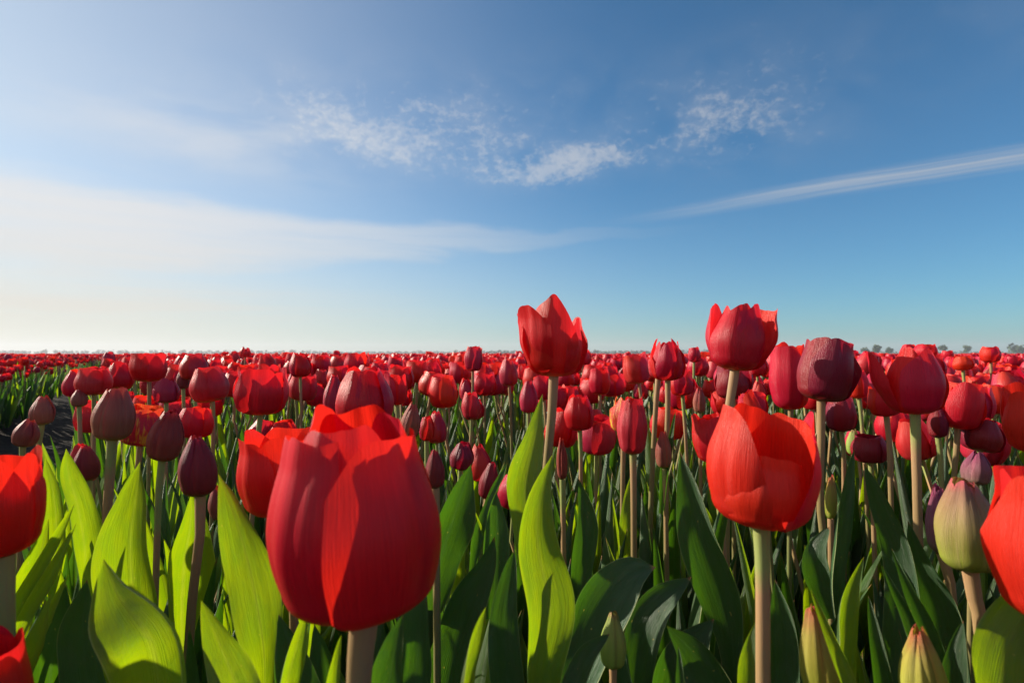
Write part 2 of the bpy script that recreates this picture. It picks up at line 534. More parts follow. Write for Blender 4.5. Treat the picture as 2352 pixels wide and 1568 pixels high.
def ring_sheet(name, r0, r1, z, mat, a0=-180, a1=180, n=180):
    a = np.radians(np.linspace(a0, a1, n))
    rr = np.geomspace(r0, r1, 14)
    RR, AA = np.meshgrid(rr, a, indexing='ij')
    V = np.stack([RR * np.sin(AA), RR * np.cos(AA), np.full_like(RR, z)], -1).reshape(-1, 3)
    return tag(link(name, build_mesh(name, V, grid_faces(n, 14), None, mat)), kind='structure')


ring_sheet('far_fields', 380, 2600, 0.03, FARLAND)

# ------------------------------------------------------------------ tulip geometry
KIND = {
    # rtop: mouth radius / belly radius, W half angle of a petal, td/tp: how the top outline drops to the sides
    'cup':    dict(rtop=0.84, W=1.10, td=0.14, tp=3.8, lean=0.0, sp=0.055, ec=0.0, gr=0.035, wav=0.03, tc=-0.14, hb=0.20, flat=0.0, wt=0.04),
    'open':   dict(rtop=0.93, W=1.04, td=0.28, tp=2.8, lean=0.0, sp=0.04, ec=0.02, gr=0.04, wav=0.045, tc=0.02, hb=0.22, flat=0.10, wt=0.18),
    'closed': dict(rtop=0.56, W=1.12, td=0.13, tp=2.8, lean=0.0, sp=0.07, ec=-0.03, gr=0.035, wav=0.03, tc=-0.02, hb=0.20, flat=0.0, wt=0.05),
    'bud':    dict(rtop=0.26, W=1.01, td=0.10, tp=2.0, lean=0.0, sp=0.03, ec=-0.13, gr=0.03, wav=0.01, tc=0.0, hb=0.20, flat=0.0, wt=0.0),
    'slim':   dict(rtop=0.30, W=1.05, td=0.10, tp=2.0, lean=0.0, sp=0.04, ec=-0.05, gr=0.05, wav=0.02, tc=0.0, hb=0.18, flat=0.0, wt=0.0),
    'double': dict(rtop=0.66, W=0.95, td=0.40, tp=2.0, lean=0.0, sp=0.06, ec=0.05, gr=0.06, wav=0.08, tc=-0.08, hb=0.22, flat=0.0, wt=0.2),
}


def petal_grid(H, Rr, k, inner, rs, nu, nv):
    """one petal of a flower whose foot is at the origin and whose axis is +Z; petal centre towards +Y"""
    u = np.linspace(-1, 1, nu)[None, :]
    t = np.linspace(0, 1, nv)[:, None]
    ph = rs.uniform(0, 6.28, 6)
    td_, tp = k['td'] * rs.uniform(0.75, 1.25), k['tp'] * rs.uniform(0.85, 1.15)
    T = 1 - td_ * np.abs((u - k.get('u0', 0.0)) / (1 + abs(k.get('u0', 0.0)) * .5)) ** tp + 0.035 * k['wav'] / 0.03 * np.sin(u * 5 + ph[0]) * (np.abs(u) + 0.2) \
        + k.get('notch', 0.0) * -np.exp(-((u - 0.05) / 0.22) ** 2)
    T = np.maximum(T, 0.30)
    s = t * T
    hgt = H * rs.uniform(0.94, 1.03) * (0.97 if inner else 1.0)
    Rm = Rr * (0.90 if inner else 1.0)
    hb, sb = k['hb'], 0.34
    th = np.clip(s / sb, 0, 1) * math.pi / 2
    kk = np.clip((s - sb) / (1 - sb), 0, 1.2)
    r0 = Rr * 0.12
    rtop = k['rtop'] * (1.0 + rs.uniform(-0.06, 0.06)) + k.get('dr', 0)
    r = r0 + (Rm * 0.96 - r0) * np.sin(th) ** 0.85
    z = hb * (1 - np.cos(th)) + (1 - hb) * kk
    r = r + Rm * (0.15 * np.sin(np.clip(kk * 1.25, 0, 1) * math.pi) * (1 - kk * .6) + (rtop - 0.96) * np.clip(kk, 0, 1.2) ** 2.3)
    z = z * hgt
    lean = k['lean'] + rs.uniform(-0.02, 0.03)
    r = r + lean * z * sstep(0.1, 0.6, s)
    r = r + k['tc'] * rs.uniform(-0.6, 1.4) * Rm * np.clip((s - 0.72) / 0.28, 0, 1) ** 2
    W = k['W'] * (0.55 + 0.45 * sstep(0.0, 0.30, s)) * (1 - k['wt'] * kk ** 2)
    phi = u * W
    r = r * (1 + k['sp'] * u + k['ec'] * u ** 4)
    r = r - k['gr'] * Rm * np.exp(-(u / 0.10) ** 2) * sstep(0.15, 0.5, s) * (1 if not inner else 0.5)
    r = r + k['gr'] * 0.6 * Rm * np.exp(-((np.abs(u) - 0.32) / 0.14) ** 2) * sstep(0.2, 0.6, s)
    r = r + k['wav'] * Rm * (np.sin(3.1 * u + ph[1] + 2 * s) * s ** 1.5
                             + 1.1 * np.abs(u) ** 3 * np.sin(9 * s + ph[2] + u) * sstep(0.3, 0.7, s))
    r = r + 0.008 * Rm * np.sin(17 * u + ph[3] + 2.0 * s) * sstep(0.2, 0.6, s)
    z = z + 0.02 * hgt * np.sin(2.3 * u + ph[4]) * s
    f = k['flat']
    x = r * np.sin(phi)
    y = r * (1 - (1 - f) * (1 - np.cos(phi)))
    V = np.stack([x, y, z + 0 * u], -1).reshape(-1, 3)
    UV = np.stack([(u * 0.5 + 0.5) + 0 * t, s + 0 * u], -1).reshape(-1, 2)
    F = grid_faces(nu, nv)[:, ::-1]
    return V, F, UV


def rotz(V, a):
    c, s_ = math.cos(a), math.sin(a)
    M = np.array([[c, -s_, 0], [s_, c, 0], [0, 0, 1]])
    return V @ M.T


def align(axis):
    """rotation matrix taking +Z to axis"""
    return np.array(Vector((0, 0, 1)).rotation_difference(Vector(axis)).to_matrix())


def head_parts(H, Rr, kind, seed, rot, nu, nv, over=None, extra=0):
    rs = np.random.default_rng(seed)
    out = []
    for i in range(6 + extra):
        k = dict(KIND[kind])
        if over:
            k.update({a: b for a, b in over.items() if not isinstance(a, int)})
            k.update(over.get(i, {}))
        inner = i >= 3
        Hk, Rk = H * k.get('hs', 1.0), Rr
        if i >= 6:
            Hk, Rk = H * 0.86, Rr * 0.62
        V, F, UV = petal_grid(Hk, Rk, k, inner, rs, nu, nv)
        a = rot + (i % 3) * 2 * math.pi / 3 + (math.pi / 3 if 3 <= i < 6 else 0) + rs.uniform(-0.07, 0.07) + (0.5 if i >= 6 else 0)
        out.append((rotz(V, a), F, UV))
    return out


def catmull(pts, n):
    pts = np.array(pts, float)
    p = np.vstack([2 * pts[0] - pts[1], pts, 2 * pts[-1] - pts[-2]])
    seg = len(pts) - 1
    L = np.concatenate([[0], np.cumsum(np.linalg.norm(np.diff(pts[:, :3], axis=0), axis=1))])
    L = L / L[-1]
    out = []
    for t in np.linspace(0, 1, n):
        i = min(np.searchsorted(L, t, side='right') - 1, seg - 1)
        w = (t - L[i]) / max(L[i + 1] - L[i], 1e-9)
        a, b, c, d = p[i], p[i + 1], p[i + 2], p[i + 3]
        out.append(0.5 * ((2 * b) + (-a + c) * w + (2 * a - 5 * b + 4 * c - d) * w * w + (-a + 3 * b - 3 * c + d) * w ** 3))
    return np.array(out)


def tube(pts, r0, r1, n=16, ns=9):
    C = catmull(pts, n)
    T = np.gradient(C, axis=0)
    T /= np.linalg.norm(T, axis=1)[:, None]
    ref = np.array([0, 1.0, 0])
    A = np.cross(T, ref)
    A /= np.linalg.norm(A, axis=1)[:, None]
    B = np.cross(T, A)
    a = np.linspace(0, 2 * math.pi, ns)
    rr = np.linspace(r0, r1, n)
    rr[-1] *= 1.18
    rr[-2] *= 1.06
    V = C[:, None, :] + rr[:, None, None] * (np.cos(a)[None, :, None] * A[:, None, :] + np.sin(a)[None, :, None] * B[:, None, :])
    uu, vv = np.meshgrid(a / 6.2832, np.linspace(0, 1, n))
    return V.reshape(-1, 3), grid_faces(ns, n), np.stack([uu, vv], -1).reshape(-1, 2)


def leaf_grid(C, Wd, yaw=0.0, fold=0.45, wave=0.06, twist=0.0, view=None, nu=9, seed=0, sidevec=None):
    """C: spine points base to tip, Wd: half widths; the leaf is a channel that opens towards its normal"""
    rs = np.random.default_rng(seed)
    n = len(C)
    T = np.gradient(C, axis=0)
    T /= np.linalg.norm(T, axis=1)[:, None] + 1e-12
    if sidevec is None:
        vd = np.array([0, 0, CAM_Z]) - C.mean(0)
        vd = vd / np.linalg.norm(vd)
        vd = np.repeat(vd[None], n, 0)
        Sd = np.cross(T, vd)
    else:
        Sd = np.repeat(np.array(sidevec, float)[None], n, 0)
        Sd = Sd - (Sd * T).sum(1)[:, None] * T
    Sd /= np.linalg.norm(Sd, axis=1)[:, None] + 1e-12
    N = np.cross(Sd, T)
    N /= np.linalg.norm(N, axis=1)[:, None] + 1e-12
    t = np.linspace(0, 1, n)
    ang = yaw + twist * (t - 0.5)
    c, s_ = np.cos(ang)[:, None], np.sin(ang)[:, None]
    S2 = Sd * c + N * s_
    N2 = -Sd * s_ + N * c
    u = np.linspace(-1, 1, nu)
    ph = rs.uniform(0, 6.28, 4)
    fo = fold * 1.65 * (1 - 0.25 * t)
    x = u[None, :] * np.cos(fo[:, None] * np.abs(u)[None, :] * 1.2)
    y = (np.abs(u)[None, :] ** 1.7) * np.sin(fo[:, None]) * 0.9
    roll = rs.uniform(0.1, 0.5) * np.maximum(u[None, :] * (1 if rs.random() < .5 else -1), 0) ** 5 * np.sin(math.pi * np.clip(t[:, None] * 1.15, 0, 1)) * (np.sin(5 * t[:, None] + rs.uniform(0, 6)) * .5 + .6)
    y = y + roll
    x = x * (1 - .22 * roll)
    wv_ = wave * (np.abs(u)[None, :] ** 2) * (np.sin(9 * t[:, None] + ph[0] + (u[None, :] > 0) * ph[1])) * np.sin(math.pi * t)[:, None] * 2.0
    wv_ = wv_ + 0.02 * np.sin(u[None, :] * 11 + ph[2])
    W_ = Wd[:, None]
    V = C[:, None, :] + S2[:, None, :] * (x * W_)[..., None] + N2[:, None, :] * ((y + wv_) * W_)[..., None]
    uu, vv = np.meshgrid(u * 0.5 + 0.5, t)
    return V.reshape(-1, 3), grid_faces(nu, n), np.stack([uu, vv], -1).reshape(-1, 2)


def leaf_profile(t, wmax, b=0.42, p=2.3):
    w = (1 - np.clip(t, 0, 1) ** p) * (b + (1 - b) * sstep(0.0, 0.42, t))
    return wmax * np.maximum(w, 0.012)


def arch_leaf(root, az, length, wmax, up=1.25, droop=0.5, n=16, nu=7, seed=0, fold=0.5, wave=0.08, twist=0.3):
    """free leaf rising from root towards azimuth az and arching over"""
    rs = np.random.default_rng(seed)
    d = np.array([math.sin(az), math.cos(az), 0])
    t = np.linspace(0, 1, n)
    elev = up - droop * t ** 1.6
    ds = length / (n - 1)
    h = np.concatenate([[0], np.cumsum(np.cos(elev[:-1]) * ds)])
    z = np.concatenate([[0], np.cumsum(np.sin(elev[:-1]) * ds)])
    sv = np.array([math.cos(az), -math.sin(az), 0])
    sway = 0.05 * length * np.sin(2.2 * t + rs.uniform(0, 6)) * t
    C = np.array(root) + d[None] * h[:, None] + np.array([0, 0, 1.0])[None] * z[:, None] + sv[None] * sway[:, None]
    return leaf_grid(C, leaf_profile(t, wmax), yaw=rs.uniform(-0.25, 0.25), fold=fold, wave=wave, twist=rs.uniform(-twist, twist),
                     nu=nu, seed=seed, sidevec=-sv)


# ------------------------------------------------------------------ the named tulips (pixel rows and columns of a 2352 x 1568 view)
BOXES = []       # screen boxes of the named heads, so that scattered plants keep clear of them
LAND = []        # landmarks for labels
COUNT = [0]


def hero(label, base, top, w, D, kind='cup', mat=None, rot=0.0, seed=1, stem=None, over=None, sr=0.0036, tilt=0.0,
         group=None, short=None, nleaf=2, extra=0, leaves=(), hs=1.0, cat='tulip', leafscale=1.0):
    mat = mat or RED
    b = P(*base, D)
    tpt = P(*top, D)
    ax = tpt - b
    ax[1] += tilt * np.linalg.norm(ax)
    H = np.linalg.norm(ax) * hs
    ax = ax / np.linalg.norm(ax)
    Rr = w * 0.5 * D / FPX * 0.865
    # stem
    pts = [b - ax * 0.0]
    if stem:
        for sx, sy in stem:
            pts.append(P(sx, sy, D))
    else:
        pts.append(b - ax * 0.05 - np.array([0, 0, 0.03]))
    last, prev = pts[-1], pts[-2]
    dirv = last - prev
    sl = dirv / max(-dirv[2], 0.02)
    sl[:2] *= 0.5
    zz = last[2]
    if zz > 0.03:
        pts.append(last + np.array([sl[0] * zz * 0.5, sl[1] * zz * 0.5, -zz * 0.5]))
        pts.append(last + np.array([sl[0] * zz * 0.7, sl[1] * zz * 0.7, -zz - 0.01]))
    root = np.array(pts[-1])
    root[2] = 0
    e = empty('tulip', root)
    tag(e, label, cat, group or 'tulips standing in the near rows')
    near = D < 0.40
    nu, nv = (29, 36) if D < 0.3 else (21, 26) if D < 0.62 else (13, 16)
    M = align(ax)
    for V, F, UV in head_parts(H, Rr, kind, seed, rot, nu, nv, over, extra):
        link('petal', build_mesh('petal', V @ M.T + b - root, F, UV, mat), e)
    sr = sr * (1.0 if D < .3 else .70)
    V, F, UV = tube([p - root for p in pts[::-1]], sr * 1.1, sr, 22 if near else 14, 14 if near else 9)
    link('stem', build_mesh('stem', V, F, UV, STEM), e)
    rs = np.random.default_rng(seed + 900)
    for i in range(nleaf):
        az = rs.uniform(0, 6.28)
        ln = min(rs.uniform(0.22, 0.32) * leafscale, 0.36)
        V, F, UV = arch_leaf((0, 0, 0), az, ln, rs.uniform(0.018, 0.030), up=rs.uniform(1.25, 1.5), droop=rs.uniform(0.1, 0.6),
                             n=18, nu=9, seed=seed * 7 + i)
        link('leaf', build_mesh('leaf', V, F, UV, LEAF if rs.random() < 0.6 else LEAF_LIT), e)
    for lf in leaves:
        V, F, UV = px_leaf(lf)
        link('leaf', build_mesh('leaf', V - root, F, UV, LEAF_LIT if lf.get('m') == 'y' else LEAF), e)
    hw_ = w / 2
    x0, x1 = min(base[0], top[0]) - hw_, max(base[0], top[0]) + hw_
    BOXES.append((x0, top[1] - 6, x1, base[1] + 4, D))
    LAND.append(((base[0] + top[0]) / 2, (base[1] + top[1]) / 2, short or label, w, D))
    COUNT[0] += 1
    return e


def px_leaf(lf):
    """leaf given by its spine (x, y, full width, depth) from foot to tip"""
    pts = np.array(lf['p'], float)
    n = lf.get('n', 34)
    w3 = np.array([P(a[0], a[1], a[3]) for a in pts])
    arr = np.hstack([w3, (pts[:, 2] * 0.5 * pts[:, 3] / FPX)[:, None]])
    C = catmull(arr, n)
    yaw = lf.get('yaw', 0.0)
    wd = np.maximum(C[:, 3], 0.0004) / max(math.cos(yaw), 0.35)
    t = np.linspace(0, 1, n)
    wd = wd * np.sqrt(np.clip((1 - t) / 0.05, 0.02, 1))
    return leaf_grid(C[:, :3], wd, yaw=yaw, fold=lf.get('fold', 0.45), wave=lf.get('wave', 0.15), twist=lf.get('tw', 0.5) + 0.3 * math.sin(pts[0, 0]),
                     nu=11, seed=int(abs(pts[0, 0])) + lf.get('s', 0))


# depth D in metres; widths in view pixels
L = dict
hero('largest bright red tulip filling the left foreground, jagged half open top, thick pale stem', (838, 1400), (808, 935), 412, 0.225, 'cup', SCARLET,
     rot=math.pi + 1.05, seed=5, stem=[(828, 1500), (822, 1640)], sr=0.0048, tilt=0.0, short='the largest red tulip', nleaf=0,
     over={'rtop': 0.56, 'td': 0.12, 'tp': 3.2, 'wav': 0.04, 'gr': 0.045, 'hb': 0.17, 'notch': 0.0, 'W': 1.12, 'ec': -.02, 'sp': .07, 'tc': -.02, 'wt': .0, 0: {'u0': -.2, 'td': .16, 'tp': 2.6, 'ec': .02, 'hs': .92, 'rtop': .74}, 2: {'hs': .95, 'td': .07, 'tp': 4., 'rtop': .72, 'notch': .03}, 1: {'hs': 1.02, 'td': .16, 'tp': 2.4}, 4: {'hs': 1.03, 'td': .16, 'tp': 2.4}, 3: {'td': .16, 'tp': 2.4}, 5: {'hs': .93}}, leaves=[
         L(p=[(890, 1700, 70, .25), (895, 1568, 92, .25), (908, 1480, 60, .25), (925, 1412, 4, .25)], fold=.35, yaw=.2),
         L(p=[(640, 1700, 50, .29), (660, 1568, 75, .29), (685, 1470, 48, .29), (706, 1395, 4, .29)], fold=.5, yaw=-.3, m='y'),
         L(p=[(765, 1660, 40, .24), (772, 1560, 34, .24), (778, 1500, 22, .24), (784, 1458, 3, .24)], fold=.5, yaw=.5, m='y'),
         L(p=[(1050, 1700, 55, .24), (1065, 1568, 48, .24), (1095, 1460, 38, .24), (1116, 1393, 5, .24)], fold=.5, yaw=-.5, m='y'),
         L(p=[(800, 1740, 100, .34), (770, 1610, 110, .34), (745, 1510, 70, .34), (722, 1432, 5, .34)], fold=.4, yaw=.3),
         L(p=[(730, 1700, 120, .31), (690, 1590, 110, .31), (665, 1480, 60, .31), (640, 1410, 6, .31)], fold=.3, yaw=.2)])
hero('red tulip with a pointed left petal, half hidden behind the largest tulip', (660, 1180), (655, 985), 215, 0.34, 'open', SCARLET, rot=2.4, seed=9,
     stem=[(668, 1260), (675, 1420)], short='the half hidden tulip', nleaf=1, over={'rtop': 1.05}, leaves=[
         L(p=[(598, 1690, 40, .32), (608, 1540, 60, .32), (596, 1420, 112, .32), (570, 1290, 108, .32), (535, 1170, 62, .32), (502, 1088, 4, .32)], fold=.25, yaw=.25, m='y', tw=.5),
         L(p=[(985, 1400, 60, .42), (1010, 1290, 100, .42), (1045, 1180, 95, .42), (1082, 1066, 5, .42)], fold=.3, yaw=-.3),
         L(p=[(930, 1700, 70, .36), (955, 1560, 92, .36), (965, 1430, 85, .36), (975, 1322, 5, .36)], fold=.4, yaw=.3)])
hero('closed rounded red tulip rising directly behind the largest tulip', (840, 985), (835, 845), 140, 0.50, 'closed', RED, rot=math.pi, seed=14,
     short='the rounded tulip behind')
hero('narrow rosy closed tulip tucked left of the rounded tulip behind the largest one', (762, 952), (768, 858), 48, 0.85, 'slim', ROSE, rot=2.9, seed=16,
     short='the narrow rosy tulip')
hero('open red cup with three broad petals, left of the largest tulip', (598, 952), (602, 846), 124, 0.60, 'open', RED, rot=math.pi + .2, seed=21,
     stem=[(594, 1000), (585, 1090)], short='the open cup left of the largest tulip')
hero('half closed red tulip leaning left, left of the open three-petalled cup', (488, 922), (474, 842), 90, 0.72, 'closed', ROSE, rot=2.6, seed=22,
     stem=[(490, 980), (488, 1080)], short='the left-leaning half closed tulip', over={'rtop': .62})
hero('big brownish closed bud with a dark seam, on a thick stem at the left', (258, 1010), (270, 890), 96, 0.50, 'bud', BUD, rot=math.pi + 1.02, seed=31,
     stem=[(254, 1070), (246, 1190)], sr=.0052, short='the big brownish bud', over={'rtop': .42, 'td': .1}, leaves=[
         L(p=[(185, 1420, 40, .46), (196, 1290, 74, .46), (180, 1170, 78, .46), (158, 1090, 50, .46), (152, 1030, 4, .46)], fold=.5, yaw=-.4, m='y'),
         L(p=[(225, 1450, 40, .44), (222, 1380, 52, .44), (214, 1310, 40, .44), (210, 1240, 4, .44)], fold=.4, yaw=.3, m='y')])
hero('dark maroon closed bud in front, right of the brownish buds', (460, 1138), (452, 996), 92, 0.42, 'bud', DARKBUD, rot=math.pi + 1.2, seed=33,
     stem=[(462, 1200), (448, 1320), (436, 1450)], sr=.0047, short='the dark maroon front bud', over={'rtop': .22}, leaves=[
         L(p=[(428, 1640, 60, .44), (418, 1450, 110, .44), (422, 1310, 128, .44), (438, 1200, 70, .44), (440, 1128, 4, .44)], fold=.45, yaw=-.35, m='y', tw=-.4),
         L(p=[(310, 1560, 90, .40), (305, 1380, 140, .40), (300, 1240, 132, .40), (312, 1140, 78, .40), (322, 1060, 4, .40)], fold=.4, yaw=.3, m='y')])
hero('dark closed bud leaning right between the brownish bud and the maroon bud', (372, 1057), (396, 938), 84, 0.48, 'bud', DARKBUD, rot=math.pi + 1.0, seed=36,
     stem=[(366, 1110), (362, 1200)], short='the right-leaning dark bud', over={'rtop': .3})
hero('red tulip flecked with yellow at its foot, behind the right-leaning dark bud', (322, 1022), (335, 932), 100, 0.60, 'cup', FLAME, rot=.4, seed=40,
     short='the yellow-flecked red tulip')
hero('red tulip glowing from inside, right of the right-leaning dark bud', (450, 1005), (452, 934), 80, 0.68, 'cup', SCARLET, rot=.9, seed=41,
     short='the glowing red tulip')
hero('pointed mauve-brown bud standing alone beside the bare track at far left', (96, 975), (98, 909), 54, 0.64, 'bud', BUD, rot=math.pi + .9, seed=43,
     stem=[(92, 1010), (86, 1060)], short='the mauve-brown bud by the track')
hero('greenish brown bud leaning right, lowest beside the bare track', (52, 1024), (70, 962), 58, 0.60, 'bud', BUD, rot=math.pi + .2, seed=44,
     stem=[(52, 1060), (50, 1120)], short='the greenish bud by the track')
hero('small dark red bud low among bright leaves below the brownish bud', (203, 1103), (196, 1022), 60, 0.50, 'bud', DARKBUD, rot=2.2, seed=46,
     short='the small low dark red bud', over={'rtop': .2})
hero('rounded red tulip with sunlit left rim, above the brownish bud', (216, 907), (216, 844), 78, 0.82, 'cup', ROSE, rot=math.pi + .1, seed=48,
     short='the tulip with the sunlit rim', over={'rtop': .8})
hero('broad jagged red cup reaching the horizon at the left', (343, 876), (343, 810), 80, 0.84, 'cup', RED, rot=math.pi - .5, seed=50,
     short='the jagged cup on the left horizon', over={'td': .35, 'rtop': .95})
hero('pair-petalled red tulip at the horizon left of the tiny tall one', (448, 872), (446, 812), 68, 0.95, 'closed', ROSE, rot=2.3, seed=51)
hero('tiny rosy brown tulip standing alone above the left horizon', (563, 820), (564, 797), 25, 1.9, 'double', ROSE, rot=1.0, seed=52,
     short='the tiny tall tulip on the left horizon', nleaf=1)
hero('red tulip with one glowing petal, behind and above the open three-petalled cup', (690, 866), (688, 812), 52, 1.12, 'closed', RED, rot=2.0, seed=53)
hero('rosy closed tulip between the brownish bud and the leaning half closed tulip', (382, 925), (382, 870), 60, 0.82, 'closed', ROSE, rot=3.6, seed=54)
hero('small slate-dark bud above the rosy closed tulip at left', (421, 893), (419, 845), 31, 0.95, 'bud', DARKBUD, rot=4.0, seed=55)
hero('little brown bud left of the tulip with the sunlit rim', (182, 934), (180, 893), 38, 0.80, 'bud', BUD, rot=3.4, seed=56)
hero('red tulip half hidden behind the right shoulder of the rounded tulip', (912, 930), (908, 858), 54, 0.90, 'open', RED, rot=.2, seed=57)
hero('olive brown tapering bud just above the right of the largest tulip', (938, 1005), (952, 925), 50, 0.60, 'slim', BUD, rot=3.6, seed=58,
     short='the olive tapering bud', over={'rtop': .2})
hero('slice of a red tulip behind the olive tapering bud', (980, 1012), (980, 956), 38, 0.75, 'closed', RED, rot=1.6, seed=59)
hero('brown bud peeping past the right edge of the largest tulip', (1000, 1120), (998, 1030), 50, 0.40, 'bud', DARKBUD, rot=1.0, seed=60)
hero('low magenta red closed tulip right of the largest tulip', (1058, 1078), (1064, 1016), 60, 0.66, 'closed', CRIMSON_SHADED, rot=3.9, seed=61,
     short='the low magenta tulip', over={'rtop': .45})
hero('deep red closed tulip crossed by a green leaf, low in the middle', (1118, 1145), (1132, 1060), 52, 0.60, 'slim', CRIMSON_SHADED, rot=3.2, seed=62,
     short='the deep red tulip crossed by a leaf', leaves=[
         L(p=[(1085, 1330, 20, .55), (1105, 1230, 34, .55), (1130, 1150, 32, .55), (1166, 1062, 3, .55)], fold=.5, yaw=.6),
         L(p=[(1130, 1420, 60, .46), (1140, 1300, 76, .46), (1142, 1210, 58, .46), (1140, 1128, 4, .46)], fold=.35, yaw=.1)])
hero('tallest red tulip with one high pointed petal and a spread left petal against the sky', (1272, 864), (1276, 700), 148, 0.50, 'open', RED, rot=math.pi + .12, seed=70,
     stem=[(1270, 920), (1262, 1010), (1248, 1180)], sr=.0053, short='the tallest pointed tulip', nleaf=1,
     over={'td': .34, 'rtop': .86, 'tp': 2.0, 0: {'hs': 1.15, 'td': .62, 'tp': 1.9, 'rtop': .80, 'W': 1.14, 'u0': .30}, 1: {'hs': .86, 'rtop': 1.12, 'W': .8}, 2: {'hs': .90, 'rtop': 1.16, 'W': .85, 'td': .25, 'lean': .10, 'tp': 3.},
           3: {'hs': .82, 'W': .8}, 4: {'hs': .86}, 5: {'hs': .93, 'lean': .13, 'rtop': 1.12, 'W': .9, 'td': .2, 'tp': 3.0}}, leaves=[
         L(p=[(1210, 1330, 30, .49), (1206, 1220, 60, .49), (1206, 1110, 86, .49), (1228, 1010, 52, .49), (1246, 905, 4, .49)], fold=.3, yaw=.2, m='y'),
         L(p=[(1262, 1700, 80, .36), (1240, 1560, 100, .36), (1262, 1400, 140, .36), (1236, 1260, 112, .36), (1240, 1150, 66, .36), (1270, 1042, 4, .36)], fold=.35, yaw=-.15, m='y', tw=.7),
         L(p=[(1010, 1720, 120, .41), (1030, 1560, 135, .41), (1075, 1400, 104, .41), (1120, 1300, 52, .41), (1136, 1232, 5, .41)], fold=.35, yaw=.2, tw=.4),
         L(p=[(1185, 1720, 90, .37), (1168, 1560, 96, .37), (1158, 1430, 80, .37), (1172, 1320, 44, .37), (1182, 1262, 5, .37)], fold=.35, yaw=.1),
         L(p=[(1330, 1430, 40, .55), (1340, 1320, 62, .55), (1352, 1200, 56, .55), (1330, 1100, 5, .55)], fold=.35, yaw=.2),
         L(p=[(1255, 1720, 80, .40), (1330, 1540, 110, .40), (1390, 1400, 128, .40), (1450, 1320, 84, .40), (1506, 1302, 8, .40)], fold=.25, yaw=.2, tw=.5)])
hero('tall closed red tulip at the horizon left of the tallest pointed tulip', (1086, 852), (1088, 794), 46, 1.2, 'cup', ROSE, rot=3.3, seed=72,
     stem=[(1086, 900), (1084, 940)])
hero('rosy ribbed tulip below the horizon just left of the tallest pointed tulip', (1170, 886), (1166, 826), 48, 1.12, 'closed', ROSE, rot=2.5, seed=73)
hero('small closed red tulip on a bare stem in the middle, among upright leaves', (1083, 962), (1082, 900), 46, 0.98, 'closed', ROSE, rot=4.1, seed=74,
     stem=[(1082, 1000), (1078, 1060)])
hero('rosy brown tapering tulip close left of the tallest tulip stem', (1214, 948), (1214, 874), 46, 0.90, 'slim', ROSE, rot=3.0, seed=75)
hero('red tulip close left of the tallest tulip stem, higher than the tapering one', (1250, 918), (1244, 862), 52, 0.98, 'cup', RED, rot=1.0, seed=76)
hero('round red tulip with rosy ribs right of the tallest tulip stem', (1332, 988), (1328, 908), 72, 0.74, 'closed', RED, rot=2.9, seed=77,
     stem=[(1334, 1040), (1334, 1110)], short='the round ribbed tulip', over={'rtop': .6, 'gr': .06})
hero('half open red tulip with a notched front, above the round ribbed tulip', (1378, 906), (1378, 846), 52, 1.05, 'cup', RED, rot=2.2, seed=78)
hero('ribbed dusky pink closed tulip in front of the yellow-streaked one', (1454, 1042), (1452, 912), 72, 0.56, 'closed', ROSE, rot=math.pi + .7, seed=80,
     stem=[(1455, 1110), (1456, 1280)], sr=.0042, short='the ribbed dusky pink tulip', over={'gr': .075, 'rtop': .6}, leaves=[
         L(p=[(1446, 1330, 20, .60), (1443, 1250, 40, .60), (1447, 1170, 44, .60), (1452, 1085, 3, .60)], fold=.4, yaw=.3, m='y')])
hero('red tulip streaked with yellow, behind the ribbed dusky pink tulip', (1432, 992), (1434, 910), 66, 0.62, 'double', FLAME, rot=2.4, seed=81,
     short='the yellow-streaked tulip')
hero('slender brown-red bud low right of the ribbed dusky pink tulip', (1525, 1074), (1522, 990), 42, 0.62, 'bud', BUD, rot=math.pi + 1.05, seed=82,
     stem=[(1528, 1120), (1530, 1200)], short='the slender brown-red bud', leaves=[
         L(p=[(1520, 1180, 14, .62), (1530, 1100, 24, .62), (1540, 1030, 22, .62), (1552, 945, 3, .62)], fold=.5, yaw=.6)])
hero('many-petalled tulip with a crumpled crown, left of the tall right-leaning tulip', (1534, 874), (1530, 780), 84, 0.72, 'double', RED, rot=math.pi, seed=84,
     stem=[(1534, 940), (1530, 1060), (1530, 1180)], sr=.0045, extra=3, short='the many-petalled tulip')
hero('plain red tulip half hidden under the many-petalled one', (1512, 868), (1514, 802), 50, 0.80, 'cup', ROSE, rot=.6, seed=85,
     stem=[(1506, 940), (1496, 1130)], sr=.005)
hero('tilted red tulip with a sharp side petal left of the many-petalled one', (1468, 880), (1455, 812), 66, 1.0, 'open', ROSE, rot=2.1, seed=86)
hero('tall plump red tulip leaning right against the sky, right of the middle', (1688, 850), (1706, 698), 138, 0.50, 'closed', RED, rot=math.pi - .35, seed=90,
     stem=[(1680, 900), (1670, 1010), (1666, 1350)], sr=.0052, short='the tall right-leaning tulip',
     over={'rtop': .66, 'W': 1.15, 'td': .22, 'tp': 2.6, 'wav': .06, 2: {'lean': .16, 'W': .8, 'rtop': .8}, 1: {'lean': .12, 'W': .8, 'rtop': .8}}, nleaf=1)
hero('deep crimson tulip behind the stem of the tall right-leaning one', (1684, 916), (1684, 842), 88, 0.74, 'open', CRIMSON_SHADED, rot=2.7, seed=91)
